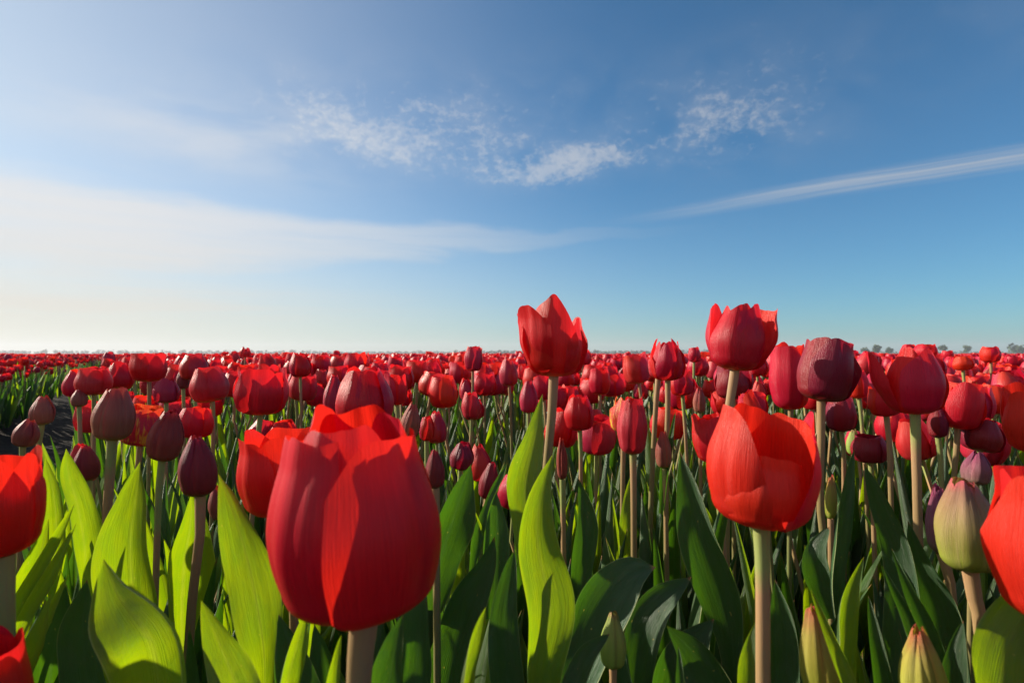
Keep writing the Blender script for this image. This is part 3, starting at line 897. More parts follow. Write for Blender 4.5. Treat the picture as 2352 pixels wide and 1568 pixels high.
hero('large bright red tulip in the right foreground with a folded, notched petal', (1748, 1205), (1758, 935), 250, 0.285, 'cup', SCARLET, rot=math.pi - 1.1, seed=95,
     stem=[(1752, 1320), (1753, 1600)], sr=.0034, short='the large right foreground tulip', nleaf=0,
     over={'rtop': .84, 'td': .18, 'tp': 3.0, 'W': 1.12, 'tc': -.08, 'wav': .045, 'notch': .02, 'lean': .01, 'ec': -.04, 0: {'u0': .32, 'td': .80, 'tp': 2.0, 'ec': .04, 'hs': 1.04}, 3: {'hs': .66, 'rtop': .85}, 1: {'u0': -.30, 'td': .78, 'tp': 2.0, 'notch': .06, 'hs': 1.03, 'ec': .10, 'tc': .06, 'sp': .09}, 5: {'hs': .86}}, leaves=[
         L(p=[(1722, 1700, 60, .30), (1722, 1568, 58, .30), (1726, 1490, 36, .30), (1738, 1424, 4, .30)], fold=.35, yaw=.2, m='y'),
         L(p=[(1690, 1700, 34, .44), (1680, 1500, 56, .44), (1655, 1380, 100, .44), (1610, 1240, 96, .44), (1585, 1130, 62, .44), (1562, 1036, 4, .44)], fold=.3, yaw=.2, tw=.5),
         L(p=[(1790, 1720, 90, .36), (1806, 1560, 92, .36), (1800, 1430, 70, .36), (1780, 1330, 5, .36)], fold=.4, yaw=.2),
         L(p=[(1670, 1740, 120, .37), (1650, 1620, 126, .37), (1600, 1510, 96, .37), (1532, 1436, 6, .37)], fold=.3, yaw=.15, tw=.6),
         L(p=[(1540, 1740, 130, .40), (1560, 1600, 140, .40), (1590, 1500, 110, .40), (1640, 1420, 6, .40)], fold=.35, yaw=.1),
         L(p=[(1440, 1720, 90, .42), (1465, 1520, 100, .42), (1510, 1400, 96, .42), (1588, 1324, 8, .42)], fold=.35, yaw=.1, tw=.3),
         L(p=[(1570, 1700, 24, .30), (1566, 1580, 26, .30), (1562, 1520, 16, .30), (1558, 1484, 3, .30)], fold=.4, yaw=.3)])
hero('red tulip tucked behind the left edge of the large right foreground tulip', (1640, 1060), (1622, 952), 84, 0.48, 'cup', RED, rot=1.2, seed=96)
hero('sunlit red cup left of the dusky magenta tulip', (1816, 940), (1812, 792), 88, 0.64, 'cup', SCARLET, rot=2.4, seed=97,
     stem=[(1815, 1000), (1814, 1060)])
hero('dusky magenta tulip in its own shade, leaning right above the foreground tulip', (1886, 920), (1910, 780), 128, 0.52, 'cup', CRIMSON_SHADED, rot=math.pi + .1, seed=98,
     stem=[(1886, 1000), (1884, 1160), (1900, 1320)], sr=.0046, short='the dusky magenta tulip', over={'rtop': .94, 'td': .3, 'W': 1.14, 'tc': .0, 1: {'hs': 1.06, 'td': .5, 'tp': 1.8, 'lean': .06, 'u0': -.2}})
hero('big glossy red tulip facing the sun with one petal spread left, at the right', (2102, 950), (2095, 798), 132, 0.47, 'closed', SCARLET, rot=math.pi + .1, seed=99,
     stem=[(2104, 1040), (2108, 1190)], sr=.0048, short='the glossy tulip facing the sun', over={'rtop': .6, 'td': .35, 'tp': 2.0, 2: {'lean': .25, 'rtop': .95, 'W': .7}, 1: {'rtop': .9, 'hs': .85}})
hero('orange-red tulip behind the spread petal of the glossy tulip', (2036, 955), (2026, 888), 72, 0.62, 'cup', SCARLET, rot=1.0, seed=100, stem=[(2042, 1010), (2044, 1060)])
hero('shaded dark red tulip below the dusky magenta one', (1932, 990), (1930, 912), 70, 0.72, 'cup', CRIMSON_SHADED, rot=3.3, seed=101, stem=[(1938, 1030), (1938, 1080)])
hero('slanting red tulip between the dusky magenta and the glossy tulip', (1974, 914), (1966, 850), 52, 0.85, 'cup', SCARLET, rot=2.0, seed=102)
hero('low dark red tulip under the shaded dark red one', (2000, 1062), (1996, 998), 80, 0.66, 'cup', CRIMSON_SHADED, rot=.2, seed=103)
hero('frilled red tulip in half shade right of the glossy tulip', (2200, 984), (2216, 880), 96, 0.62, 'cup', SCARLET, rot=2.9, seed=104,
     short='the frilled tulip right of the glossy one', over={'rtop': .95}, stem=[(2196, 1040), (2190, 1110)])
hero('plum dark bud under the right side of the glossy tulip', (2155, 1004), (2152, 930), 46, 0.62, 'slim', CRIMSON_SHADED, rot=3.8, seed=105, stem=[(2160, 1050), (2162, 1110)])
hero('plum coloured tulip in deep shade below the frilled one', (2250, 1036), (2262, 962), 92, 0.62, 'closed', CRIMSON_SHADED, rot=3.0, seed=106)
hero('orange-red tulip with a pointed petal cut by the right edge', (2400, 1040), (2385, 880), 150, 0.44, 'open', SCARLET, rot=2.3, seed=107, short='the pointed tulip at the right edge')
hero('nearest red tulip cut off by the right edge of the view', (2500, 1440), (2470, 1075), 350, 0.225, 'open', SCARLET, rot=2.2, seed=108,
     short='the nearest tulip at the right edge', sr=.0045, nleaf=0, over={'rtop': .98})
hero('fat yellow-green bud blushed pink at the tip, right foreground', (2228, 1308), (2214, 1098), 146, 0.33, 'bud', BLUSHBUD, rot=math.pi + 1.0, seed=110,
     stem=[(2238, 1370), (2256, 1470)], sr=.0050, short='the fat blushed bud', leaves=[
         L(p=[(2270, 1720, 130, .26), (2298, 1560, 190, .26), (2330, 1450, 160, .26), (2400, 1340, 90, .26), (2440, 1240, 6, .26)], fold=.4, yaw=-.35, m='y'),
         L(p=[(2060, 1600, 80, .42), (2078, 1420, 92, .42), (2062, 1270, 72, .42), (2016, 1140, 42, .42), (1984, 1064, 4, .42)], fold=.35, yaw=.2),
         L(p=[(2190, 1600, 90, .42), (2166, 1430, 100, .42), (2122, 1310, 70, .42), (2086, 1196, 5, .42)], fold=.4, yaw=.15),
         L(p=[(2190, 1700, 50, .30), (2192, 1568, 60, .30), (2202, 1490, 44, .30), (2212, 1424, 4, .30)], fold=.4, yaw=.1),
         L(p=[(2330, 1400, 40, .40), (2312, 1300, 60, .40), (2296, 1220, 46, .40), (2290, 1130, 4, .40)], fold=.4, yaw=.2)])
hero('plum and tan bud behind the left side of the fat blushed bud', (2162, 1268), (2152, 1108), 62, 0.42, 'bud', PURPLE, rot=math.pi + .5, seed=111,
     stem=[(2180, 1320), (2192, 1440)], sr=.0042)
hero('green bud tipped dark violet above the fat blushed bud', (2240, 1112), (2246, 1034), 66, 0.50, 'bud', PURPLE, rot=3.0, seed=112)
hero('yellow-green bud behind a crossing narrow leaf, bottom right', (1905, 1640), (1868, 1380), 100, 0.30, 'bud', YELLOWBUD, rot=math.pi + .6, seed=113,
     short='the yellow-green bud behind the crossing leaf', over={'gr': .05, 'rtop': .18}, nleaf=0, leaves=[
         L(p=[(1990, 1680, 44, .27), (1955, 1568, 46, .27), (1905, 1450, 34, .27), (1862, 1352, 4, .27)], fold=.5, yaw=.3, m='y'),
         L(p=[(1925, 1640, 60, .33), (1938, 1500, 80, .33), (1950, 1390, 66, .33), (1984, 1278, 4, .33)], fold=.6, yaw=-.2, m='y'),
         L(p=[(2040, 1700, 40, .31), (2030, 1568, 48, .31), (2012, 1460, 34, .31), (1994, 1366, 3, .31)], fold=.4, yaw=.1),
         L(p=[(1925, 1480, 40, .42), (1918, 1340, 56, .42), (1935, 1220, 62, .42), (1950, 1120, 40, .42), (1962, 1030, 4, .42)], fold=.6, yaw=-.2),
         L(p=[(1910, 1420, 40, .44), (1890, 1340, 70, .44), (1880, 1270, 60, .44), (1905, 1210, 10, .44)], fold=.4, yaw=.3)])
hero('stout yellow bud with red tip at the bottom edge on the right', (2126, 1660), (2108, 1440), 112, 0.28, 'bud', YELLOWBUD, rot=math.pi + 1.1, seed=114,
     short='the stout yellow bud at the bottom edge', over={'gr': .06, 'rtop': .22}, nleaf=0, leaves=[
         L(p=[(2175, 1560, 40, .34), (2140, 1460, 50, .34), (2095, 1360, 34, .34), (2048, 1258, 3, .34)], fold=.5, yaw=.3),
         L(p=[(2100, 1500, 40, .36), (2085, 1430, 40, .36), (2060, 1370, 28, .36), (2028, 1300, 3, .36)], fold=.5, yaw=-.2)])
hero('small green bud alone low in the middle of the foreground', (1408, 1532), (1408, 1402), 68, 0.36, 'bud', GREENBUD, rot=math.pi + 1.2, seed=115,
     stem=[(1408, 1600)], sr=.0030, short='the small green bud', over={'rtop': .25}, nleaf=0, leaves=[
         L(p=[(1300, 1700, 60, .34), (1315, 1590, 70, .34), (1350, 1510, 60, .34), (1400, 1455, 8, .34)], fold=.4, yaw=.2),
         L(p=[(1440, 1700, 50, .38), (1436, 1600, 60, .38), (1430, 1520, 50, .38), (1428, 1470, 10, .38)], fold=.3, yaw=.2)])
hero('slim straw coloured bud beside the right foreground tulip', (1908, 1190), (1908, 1092), 28, 0.46, 'slim', YELLOWBUD, rot=1.0, seed=116, sr=.003)
hero('rosy tulip cut by the left edge with a petal tip pointing right', (0, 1275), (-10, 1040), 185, 0.27, 'open', SCARLET, rot=math.pi - .5, seed=120,
     short='the tulip at the left edge', sr=.0050, nleaf=1, over={'rtop': 1.02}, leaves=[
         L(p=[(-40, 1560, 30, .42), (40, 1400, 42, .42), (120, 1260, 36, .42), (172, 1155, 4, .42)], fold=.5, yaw=.3, m='y'),
         L(p=[(-30, 1620, 34, .36), (50, 1440, 46, .36), (120, 1320, 38, .36), (176, 1200, 4, .36)], fold=.5, yaw=.2, m='y')])
hero('rosy red tulip in the bottom left corner, only its rounded side in view', (-50, 1800), (-52, 1470), 215, 0.22, 'cup', RED, rot=math.pi, seed=121,
     short='the tulip in the bottom left corner', nleaf=0, leaves=[
         L(p=[(20, 1720, 44, .28), (60, 1560, 52, .28), (95, 1460, 44, .28), (118, 1364, 5, .28)], fold=.5, yaw=.5, m='y'),
         L(p=[(-20, 1700, 40, .32), (40, 1560, 50, .32), (100, 1440, 38, .32), (158, 1318, 4, .32)], fold=.5, yaw=.3, m='y'),
         L(p=[(400, 1740, 200, .29), (370, 1600, 250, .275), (345, 1470, 225, .265), (275, 1370, 125, .27), (238, 1283, 6, .275)], fold=.62, yaw=.25, tw=.8, wave=.2, m='y'),
         L(p=[(590, 1740, 130, .26), (545, 1580, 118, .26), (505, 1480, 80, .26), (462, 1378, 5, .26)], fold=.35, yaw=.15, m='y'),
         L(p=[(120, 1740, 130, .38), (112, 1580, 136, .38), (130, 1450, 92, .38), (152, 1340, 5, .38)], fold=.5, yaw=-.3),
         L(p=[(30, 1560, 80, .46), (52, 1400, 92, .46), (88, 1290, 62, .46), (112, 1190, 5, .46)], fold=.5, yaw=.2, m='y'),
         L(p=[(100, 1400, 50, .52), (128, 1250, 66, .52), (124, 1140, 50, .52), (104, 1050, 5, .52)], fold=.5, yaw=.2, m='y'),
         L(p=[(230, 1720, 100, .33), (200, 1560, 110, .33), (190, 1440, 90, .33), (200, 1330, 6, .33)], fold=.4, yaw=.3)])
hero('upright red tulip with flared petals on the right horizon', (2126, 822), (2124, 790), 50, 1.20, 'cup', SCARLET, rot=2.0, seed=130)
hero('red tulip leaning left, just left of the flared one on the right horizon', (2088, 826), (2086, 790), 42, 1.3, 'closed', SCARLET, rot=2.6, seed=131)
hero('lone round red tulip above the horizon near the right edge', (2276, 832), (2274, 796), 42, 1.25, 'cup', SCARLET, rot=1.5, seed=132)
hero('broad red tulip with a folded petal between the two right horizon ones', (2212, 850), (2208, 818), 48, 1.15, 'cup', SCARLET, rot=.5, seed=133)
hero('brown conical bud right of the stem of the many-petalled tulip', (1607, 948), (1606, 888), 32, 0.80, 'bud', BUD, rot=1.5, seed=134)
hero('narrow dark red bud right of the tallest tulip stem', (1292, 1100), (1290, 1006), 28, 0.56, 'bud', DARKBUD, rot=1.7, seed=135, over={'rtop': .2})
hero('small red tulip on the horizon between the two tall ones', (1594, 832), (1595, 798), 30, 1.35, 'cup', RED, rot=1.3, seed=136)
hero('red tulip with wide mouth behind the large right foreground tulip', (1735, 1000), (1712, 900), 62, 0.62, 'closed', SCARLET, rot=1.3, seed=137)
hero('red tulip under the many-petalled one with a lit underside', (1568, 908), (1562, 850), 60, 0.86, 'cup', RED, rot=1.2, seed=138)

# ------------------------------------------------------------------ stock tulips for the rows (copied)
STOCK = []
spec = [('cup', RED, .062, .030), ('cup', RED, .058, .028), ('closed', RED, .062, .026), ('cup', SCARLET, .058, .029),
        ('open', RED, .060, .029), ('closed', ROSE, .062, .025), ('cup', ROSE, .056, .027), ('closed', SCARLET, .060, .027),
        ('double', RED, .056, .028), ('open', SCARLET, .058, .028), ('slim', ROSE, .060, .019), ('bud', BUD, .052, .016),
        ('slim', DARKBUD, .052, .016), ('bud', GREENBUD, .050, .013)]
_rs = np.random.default_rng(77)
spec = spec + [(k_, m_, h_ * _rs.uniform(.88, 1.1), r_ * _rs.uniform(.88, 1.1)) for k_, m_, h_, r_ in spec]
DESC = {'cup': 'half open', 'open': 'wide open', 'closed': 'closed', 'double': 'crumpled', 'slim': 'narrow closed', 'bud': 'pointed budded'}
COLN = {'petal_red': 'red', 'petal_scarlet': 'bright red', 'petal_rose': 'rosy red', 'bud_brown': 'brown', 'bud_dark': 'dark maroon', 'bud_green': 'green'}
for si, (kd, mt, hh, rr_) in enumerate(spec):
    rs = np.random.default_rng(500 + si)
    hz_ = 0.375                                        # height of the head's foot
    lx, ly = rs.uniform(-.035, .035), rs.uniform(-.035, .035)
    b = np.array([lx, ly, hz_])
    ax = np.array([rs.uniform(-.22, .22), rs.uniform(-.22, .22), 1.0])
    ax /= np.linalg.norm(ax)
    M = align(ax)
    parts = []
    for V, F, UV in head_parts(hh, rr_, kd, 600 + si, rs.uniform(0, 2), 9, 10):
        parts.append(('petal', build_mesh('petal', V @ M.T + b, F, UV, mt)))
    V, F, UV = tube([(0, 0, -.01), (-lx * .6, -ly * .6, .17), b - ax * .05, b], .0033, .0028, 8, 7)
    parts.append(('stem', build_mesh('stem', V, F, UV, STEM)))
    a0 = rs.uniform(0, 6)
    for i in range(5):
        V, F, UV = arch_leaf((0, 0, 0), a0 + i * 1.3 + rs.uniform(-.4, .4), rs.uniform(.32, .41) - .03 * i, rs.uniform(.020, .034),
                             up=rs.uniform(1.35, 1.52), droop=rs.uniform(.1, .5), n=12, nu=7, seed=700 + si * 5 + i, fold=.6)
        parts.append(('leaf', build_mesh('leaf', V, F, UV, LEAF if rs.random() < .75 else LEAF_LIT)))
    STOCK.append((kd, mt, hh, rr_, parts))

PROB = np.array([14, 13, 12, 9, 7, 10, 9, 7, 5, 5, 4, 1.6, 0.6, 0.6])
PROB = np.tile(PROB, 2)
PROB = PROB / PROB.sum()


def scatter(y0, y1, spacing, half=0.97, jitter=0.42):
    ys = np.arange(y0, y1, spacing)
    pts = []
    for j, y in enumerate(ys):
        hw_ = y * half + 0.25
        xs = np.arange(-hw_, hw_, spacing) + (j % 2) * spacing * .5
        q_ = np.stack([xs, np.full_like(xs, y)], 1)
        pts.append(q_)
    pts = np.concatenate(pts)
    pts += rng.uniform(-jitter, jitter, pts.shape) * spacing
    return pts


def in_bed(p):
    s_ = p[:, 0] * tn[0] + p[:, 1] * tn[1]
    return ~((s_ > TR1 - .02) & (s_ < TR2 + .03))


def covers(p, zb, hh, rr_):
    """does a head at p hide a named head behind it, or poke out where the photo shows none"""
    xb, yb = to_px(np.array([p[0], p[1], zb]))
    xt, yt = to_px(np.array([p[0], p[1], zb + hh]))
    w_ = rr_ * FPX / p[1]
    for (x0, y0, x1, y1, D) in BOXES:
        if xb + w_ > x0 and xb - w_ < x1 and yb > y0 and yt < y1:
            if p[1] < D + .03:
                return True
            if D < .7 and xb + w_ * .3 > x0 and xb - w_ * .3 < x1 and yt < y0 - 4 and p[1] < 2.0 and p[1] < D + .06:
                return True
    return False


ROW = []
pts = scatter(0.62, 2.6, 0.118)
pts = pts[in_bed(pts)]
pts = pts[np.argsort(pts[:, 1] ** 2 + pts[:, 0] ** 2 * .3)]
N_IND = 300 - COUNT[0]
placed = 0
far_near = []
hero_roots = [(o.location.x, o.location.y) for o in COL.objects if o.name.startswith('tulip')]
for p in pts:
    if any((p[0] - a) ** 2 + (p[1] - b_) ** 2 < .05 ** 2 for a, b_ in hero_roots if b_ < 1.4):
        continue
    i = rng.choice(len(STOCK), p=PROB)
    if p[1] < 0.95:
        i = rng.choice([5, 2, 6, 0, 3, 7, 11, 10, 13])
    kd, mt, hh, rr_, parts = STOCK[i]
    top = CAM_Z + (rng.normal(-.040, .020) if p[1] > 1.0 else rng.normal(-.085, .02))
    if rng.random() < .035 and p[1] > 1.4:
        top += .03
    if i >= 10:
        top -= .03
    top = min(top, CAM_Z + .022)
    sc = top / (.375 + hh)
    ok = not covers(p, .375 * sc, hh * sc, rr_ * sc)
    if not ok:
        sc *= .86
        top = sc * (.375 + hh)
        ok = not covers(p, .375 * sc, hh * sc, rr_ * sc)
    if not ok:
        sc = None
    if placed >= N_IND:
        if sc:
            far_near.append((p[0], p[1], sc, i))
        continue
    x, y = p
    if sc is None:
        ROW.append((x, y, rng.uniform(.85, 1.0), i, 'leaves'))
        continue
    ROW.append((x, y, sc, i, 'tulip'))
    placed += 1
LEAFONLY = [r for r in ROW if r[4] == 'leaves']

used_labels = {}
DIRN = ['right of', 'above', 'left of', 'below']
ORD = ['', 'second ', 'third ', 'fourth ', 'fifth ', 'sixth ', 'seventh ', 'eighth ', 'ninth ', 'tenth ', 'eleventh ', 'twelfth ', 'thirteenth ', 'fourteenth ', 'fifteenth ', 'sixteenth ', 'seventeenth ', 'eighteenth ', 'nineteenth ', 'twentieth ', 'twenty-first ', 'twenty-second ', 'twenty-third ', 'twenty-fourth ']


def place_label(x, y, z, desc):
    px, py = to_px(np.array([x, y, z]))
    best = None
    for (lx, ly, sh, w_, D) in LAND:
        if not sh.startswith('the '):
            continue
        d_ = math.hypot(px - lx, (py - ly) * 1.4)
        if best is None or d_ < best[0]:
            best = (d_, lx, ly, sh)
    dx, dy = px - best[1], (py - best[2])
    dr = ('right of' if dx > 0 else 'left of') if abs(dx) > abs(dy) else ('below' if dy > 0 else 'above')
    off = 'just ' if best[0] < 70 else ''
    base_ = f'{desc} {off}{dr} {best[3]}'
    n_ = used_labels.get((dr, off, best[3], desc), 0)
    used_labels[(dr, off, best[3], desc)] = n_ + 1
    lb = (ORD[min(n_, 23)] + 'farther ' if n_ else '') + base_
    if len(lb.split()) > 16:
        lb = lb.replace('just ', '', 1)
    while len(lb.split()) > 16:
        w_ = lb.split()
        lb = ' '.join(w_[:-2] + w_[-1:])
    return lb


for (x, y, sc, i, knd) in ROW:
    kd, mt, hh, rr_, parts = STOCK[i]
    e = empty('tulip', (x, y, 0))
    e.rotation_euler = (0, 0, rng.uniform(0, 6.28))
    if knd == 'tulip':
        e.scale = (sc * .98 + .02, sc * .98 + .02, sc)
        word = 'bud' if kd == 'bud' or mt.name.startswith('bud') else 'tulip'
        dd = DESC[kd].replace(' budded', '')
        tag(e, place_label(x, y, .4 * sc, f'{dd} {COLN[mt.name]} {word}'), 'tulip', 'tulips in the crowded rows behind')
        for nm, me in parts:
            link(nm, me, e)
    else:
        e.name = 'leafy_plant'
        e.scale = (sc, sc, sc)
        tag(e, place_label(x, y, .25, 'flowerless leafy tulip plant'), 'plant', 'tulip plants without a flower')
        for nm, me in parts:
            if nm == 'leaf':
                link(nm, me, e)

# low leafy plants in the foreground, flowers picked or not yet up
low = scatter(0.36, 1.15, 0.096, half=1.0)
low = low[in_bed(low)]
for p in low:
    px, py = to_px(np.array([p[0], p[1], .26]))
    i = rng.integers(0, len(STOCK))
    top = .30
    sc = rng.uniform(.78, 1.0)
    if p[1] < .48:
        sc *= .82
    e = empty('leafy_plant', (p[0], p[1], 0))
    e.rotation_euler = (0, 0, rng.uniform(0, 6.28))
    e.scale = (sc, sc, sc)
    tag(e, place_label(p[0], p[1], .2, 'low broad-leaved tulip plant'), 'plant', 'tulip plants without a flower')
    for nm, me in STOCK[i][4]:
        if nm == 'leaf':
            link(nm, me, e)

# ------------------------------------------------------------------ the rest of the field: joined geometry
MATS = [GREENBUD, RED, SCARLET, ROSE, BUD, DARKBUD, LEAF, LEAF_LIT, STEM]
MI = {m.name: i for i, m in enumerate(MATS)}


def template(kd, mt, hh, rr_, seed, nu, nv, nl, ln, sides):
    rs = np.random.default_rng(seed)
    Vs, Fs, UVs, Ms = [], [], [], []
    off = 0

    def put(V, F, UV, mi):
        nonlocal off
        Vs.append(V); Fs.append(F + off); UVs.append(UV); Ms.append(np.full(len(F), mi))
        off += len(V)
    b = np.array([0, 0, .375])
    ax = np.array([rs.uniform(-.15, .15), rs.uniform(-.15, .15), 1.0]); ax /= np.linalg.norm(ax)
    M = align(ax)
    for V, F, UV in head_parts(hh, rr_, kd, seed, rs.uniform(0, 2), nu, nv)[: (6 if nu > 3 else 6)]:
        put(V @ M.T + b, F, UV, MI[mt.name])
    V, F, UV = tube([(0, 0, .0), (0, 0, .2), b], .0036, .0032, 3, sides)
    put(V, F, UV, MI['stem_skin'])
    a0 = rs.uniform(0, 6)
    for i in range(nl):
        V, F, UV = arch_leaf((0, 0, 0), a0 + i * 1.7, rs.uniform(.30, .40), rs.uniform(.020, .034), up=rs.uniform(1.3, 1.5), droop=rs.uniform(.1, .5),
                             n=ln, nu=3, seed=seed + i, fold=.6, wave=.0)
        put(V, F, UV, MI['leaf_green'] if rs.random() < .8 else MI['leaf_green_lit'])
    return np.concatenate(Vs), np.concatenate(Fs), np.concatenate(UVs), np.concatenate(Ms)


def bulk(name, pos, temps, label, cat):
    """pos: x, y, scale, template index"""
    Vs, Fs, UVs, Ms, PV = [], [], [], [], []
    off = 0
    pos = np.asarray(pos, float)
    for ti, (V, F, UV, Mi_) in enumerate(temps):
        sel = pos[pos[:, 3].astype(int) == ti]
        n_ = len(sel)
        if not n_:
            continue
        a = rng.uniform(0, 6.28, n_)
        c, s_ = np.cos(a), np.sin(a)
        sc = sel[:, 2]
        wd = sel[:, 4] if sel.shape[1] > 4 else np.ones(n_)
        x = (V[None, :, 0] * c[:, None] - V[None, :, 1] * s_[:, None]) * (sc * wd)[:, None] + sel[:, 0:1]
        y = (V[None, :, 0] * s_[:, None] + V[None, :, 1] * c[:, None]) * (sc * wd)[:, None] + sel[:, 1:2]
        z = V[None, :, 2] * sc[:, None]
        Vs.append(np.stack([x, y, z], -1).reshape(-1, 3))
        Fs.append((F[None] + (np.arange(n_) * len(V))[:, None, None]).reshape(-1, 4) + off)
        UVs.append(np.tile(UV, (n_, 1)))
        Ms.append(np.tile(Mi_, n_))
        PV.append(np.repeat(rng.random(n_), len(V)))
        off += n_ * len(V)
    me = build_mesh(name, np.concatenate(Vs), np.concatenate(Fs), np.concatenate(UVs), MATS, np.concatenate(Ms), np.concatenate(PV))
    o = link(name, me)
    print(name, len(me.polygons))
    return tag(o, label, cat, kind='stuff')


near_t = [template(k_, m_, h_, r_, 800 + j, 5, 6, 4, 6, 4) for j, (k_, m_, h_, r_) in enumerate(spec)]
mid_t = [template(k_, m_, h_, r_, 820 + j, 3, 4, 1, 4, 4) for j, (k_, m_, h_, r_) in enumerate(spec[:12])]


def tops(n_, p):
    t_ = CAM_Z + rng.normal(-.036, .018, n_)
    t_ = np.where(rng.random(n_) < .03, t_ + .03, t_)
    s_ = p[:, 0] * tn[0] + p[:, 1] * tn[1]
    t_ = t_ - np.where((s_ > TR2) & (s_ < TR2 + .45), rng.uniform(0, .13, n_), 0)
    return np.minimum(t_, CAM_Z + .025)


# other bed beside the track keeps its outer rows too, out of the frame to the left
pos = [(x, y, sc, i) for (x, y, sc, i) in far_near]
q_ = scatter(2.6, 6.0, .118, half=1.12)
q_ = q_[in_bed(q_)]
for p, t_ in zip(q_, tops(len(q_), q_)):
    pos.append((p[0], p[1], t_ / .433, rng.choice(len(near_t), p=PROB)))
# the bed goes on beside and behind the viewer
q_ = np.stack(np.meshgrid(np.arange(-2.6, 2.6, .125), np.arange(-2.4, 2.4, .125)), -1).reshape(-1, 2)
q_ = q_ + rng.uniform(-.045, .045, q_.shape)
q_ = q_[in_bed(q_)]
rq = np.hypot(q_[:, 0], q_[:, 1])
out_ = (np.abs(q_[:, 0]) > q_[:, 1] * .95 + .10) | (q_[:, 1] < 0)
q_ = q_[out_ & (rq > .30) & (rq < 2.4)]
q_ = np.vstack([q_, [(-.345, .29), (-.29, .20), (-.43, .40), (-.37, .345), (-.24, .11), (-.52, .49)]])  # extra unseen plants added at the left to shade the near leaves
for p, t_ in zip(q_, tops(len(q_), q_)):
    pos.append((p[0], p[1], (t_ - .02) / .433, rng.choice(len(near_t), p=PROB)))
bulk('tulip_rows', pos, near_t, 'crowded red tulips filling the rows in the middle distance', 'tulips')
q_ = scatter(6.0, 16.0, .165, half=1.25)
q_ = q_[in_bed(q_)]
pos = [(p[0], p[1], t_ / .433, rng.integers(0, len(mid_t)), 1.12) for p, t_ in zip(q_, tops(len(q_), q_))]
bulk('distant_tulip_rows', pos, mid_t, 'small red tulips packed together toward the horizon', 'tulips')
far_t = [template('cup', m_, .058, .032, 850 + j, 2, 3, 0, 4, 3) for j, m_ in enumerate((RED, SCARLET, ROSE, RED))]
q_ = scatter(16.0, 60.0, .50, half=1.35)
q_ = q_[in_bed(q_)]
pos = [(p[0], p[1], t_ / .433, rng.integers(0, 4), 2.4) for p, t_ in zip(q_, tops(len(q_), q_))]
bulk('farthest_tulip_rows', pos, far_t, 'thin red band of tulips along the horizon', 'tulips')

# canopy under the far rows: rough sheet of leaves and flowers
cm, cq = new_mat('flower_canopy')
tcn = cq.node('ShaderNodeTexCoord')
nn = cq.noise(tcn.outputs['Object'], 7.0, 6, .7)
n3 = cq.noise(tcn.outputs['Object'], .25, 4, .6)
ccol = cq.mix(cq.ss(cq.m('MULTIPLY_ADD', n3, .4, cq.m('MULTIPLY', nn, .6)), .42, .56), (0.06, 0.07, 0.03), (0.50, 0.02, 0.03))
pr_ = cq.node('ShaderNodeBsdfPrincipled')
cq.put(pr_.inputs['Base Color'], ccol)
pr_.inputs['Roughness'].default_value = .8
o_ = cq.node('ShaderNodeOutputMaterial')
cm.node_tree.links.new(pr_.outputs[0], o_.inputs[0])


def canopy(y0, y1, z0, z1, amp, nx, ny, name, label):
    ys = np.geomspace(y0, y1, ny)
    t = np.linspace(-1, 1, nx)
    YY, TT = np.meshgrid(ys, t, indexing='ij')
    XX = TT * (YY * 1.6 + .5)
    h = z0 + (z1 - z0) * sstep(y0, y1, YY)
    ZZ = h + rng.normal(0, amp, XX.shape)
    s_ = XX * tn[0] + YY * tn[1]
    inn = sstep(TR1 - .12, TR1, s_) * (1 - sstep(TR2, TR2 + .12, s_)) * (YY < 40)
    ZZ = ZZ * (1 - inn) + -.2 * inn
    V = np.stack([XX, YY, ZZ], -1).reshape(-1, 3)
    me = build_mesh(name, V, grid_faces(nx, ny)[:, ::-1], None, cm, smooth=False)
    return tag(link(name, me), label, 'tulips', kind='stuff')


canopy(14, 380, .33, .42, .012, 260, 190, 'tulip_canopy', 'solid carpet of red tulips running to the horizon')

# ------------------------------------------------------------------ horizon: woods, trees, a wind turbine
def clump_tree(h, w, seed, nleaf=220):
    rs = np.random.default_rng(seed)
    cl = []
    for _ in range(9):
        a, rr_ = rs.uniform(0, 6.28), rs.uniform(0, .33) * w
        cl.append((rr_ * math.cos(a), rr_ * math.sin(a), rs.uniform(.30, .84) * h, rs.uniform(.16, .27) * w))
    Vs = []
    for _ in range(nleaf):
        c = cl[rs.integers(0, len(cl))]
        d = rs.normal(0, 1, 3); d /= np.linalg.norm(d)
        ctr = np.array(c[:3]) + d * c[3] * rs.uniform(.6, 1.05) * np.array([1, 1, .9])
        s1 = rs.normal(0, 1, 3); s1 /= np.linalg.norm(s1)
        s2 = np.cross(s1, rs.normal(0, 1, 3)); s2 /= np.linalg.norm(s2)
        q = w * rs.uniform(.05, .10)
        Vs += [ctr - s1 * q - s2 * q * .6, ctr + s1 * q - s2 * q * .6, ctr + s1 * q + s2 * q * .6, ctr - s1 * q + s2 * q * .6]
    return np.array(Vs), np.arange(len(Vs)).reshape(-1, 4)


def far_tree(px, hpx, wpx, D, seed, label):
    x = (px - 1176) / FPX * D
    h, w = hpx / FPX * D, wpx / FPX * D
    e = empty('tree', (x, D, 0))
    tag(e, label, 'tree', 'trees on the right horizon')
    V, F = clump_tree(h, w, seed)
    link('crown', build_mesh('crown', V, F, None, FARTREE, smooth=False), e)
    V, F, UV = tube([(0, 0, -.2), (.02 * w, 0, h * .3), (0, .02 * w, h * .7)], w * .05, w * .02, 8, 7)
    link('trunk', build_mesh('trunk', V, F, UV, BARK), e)


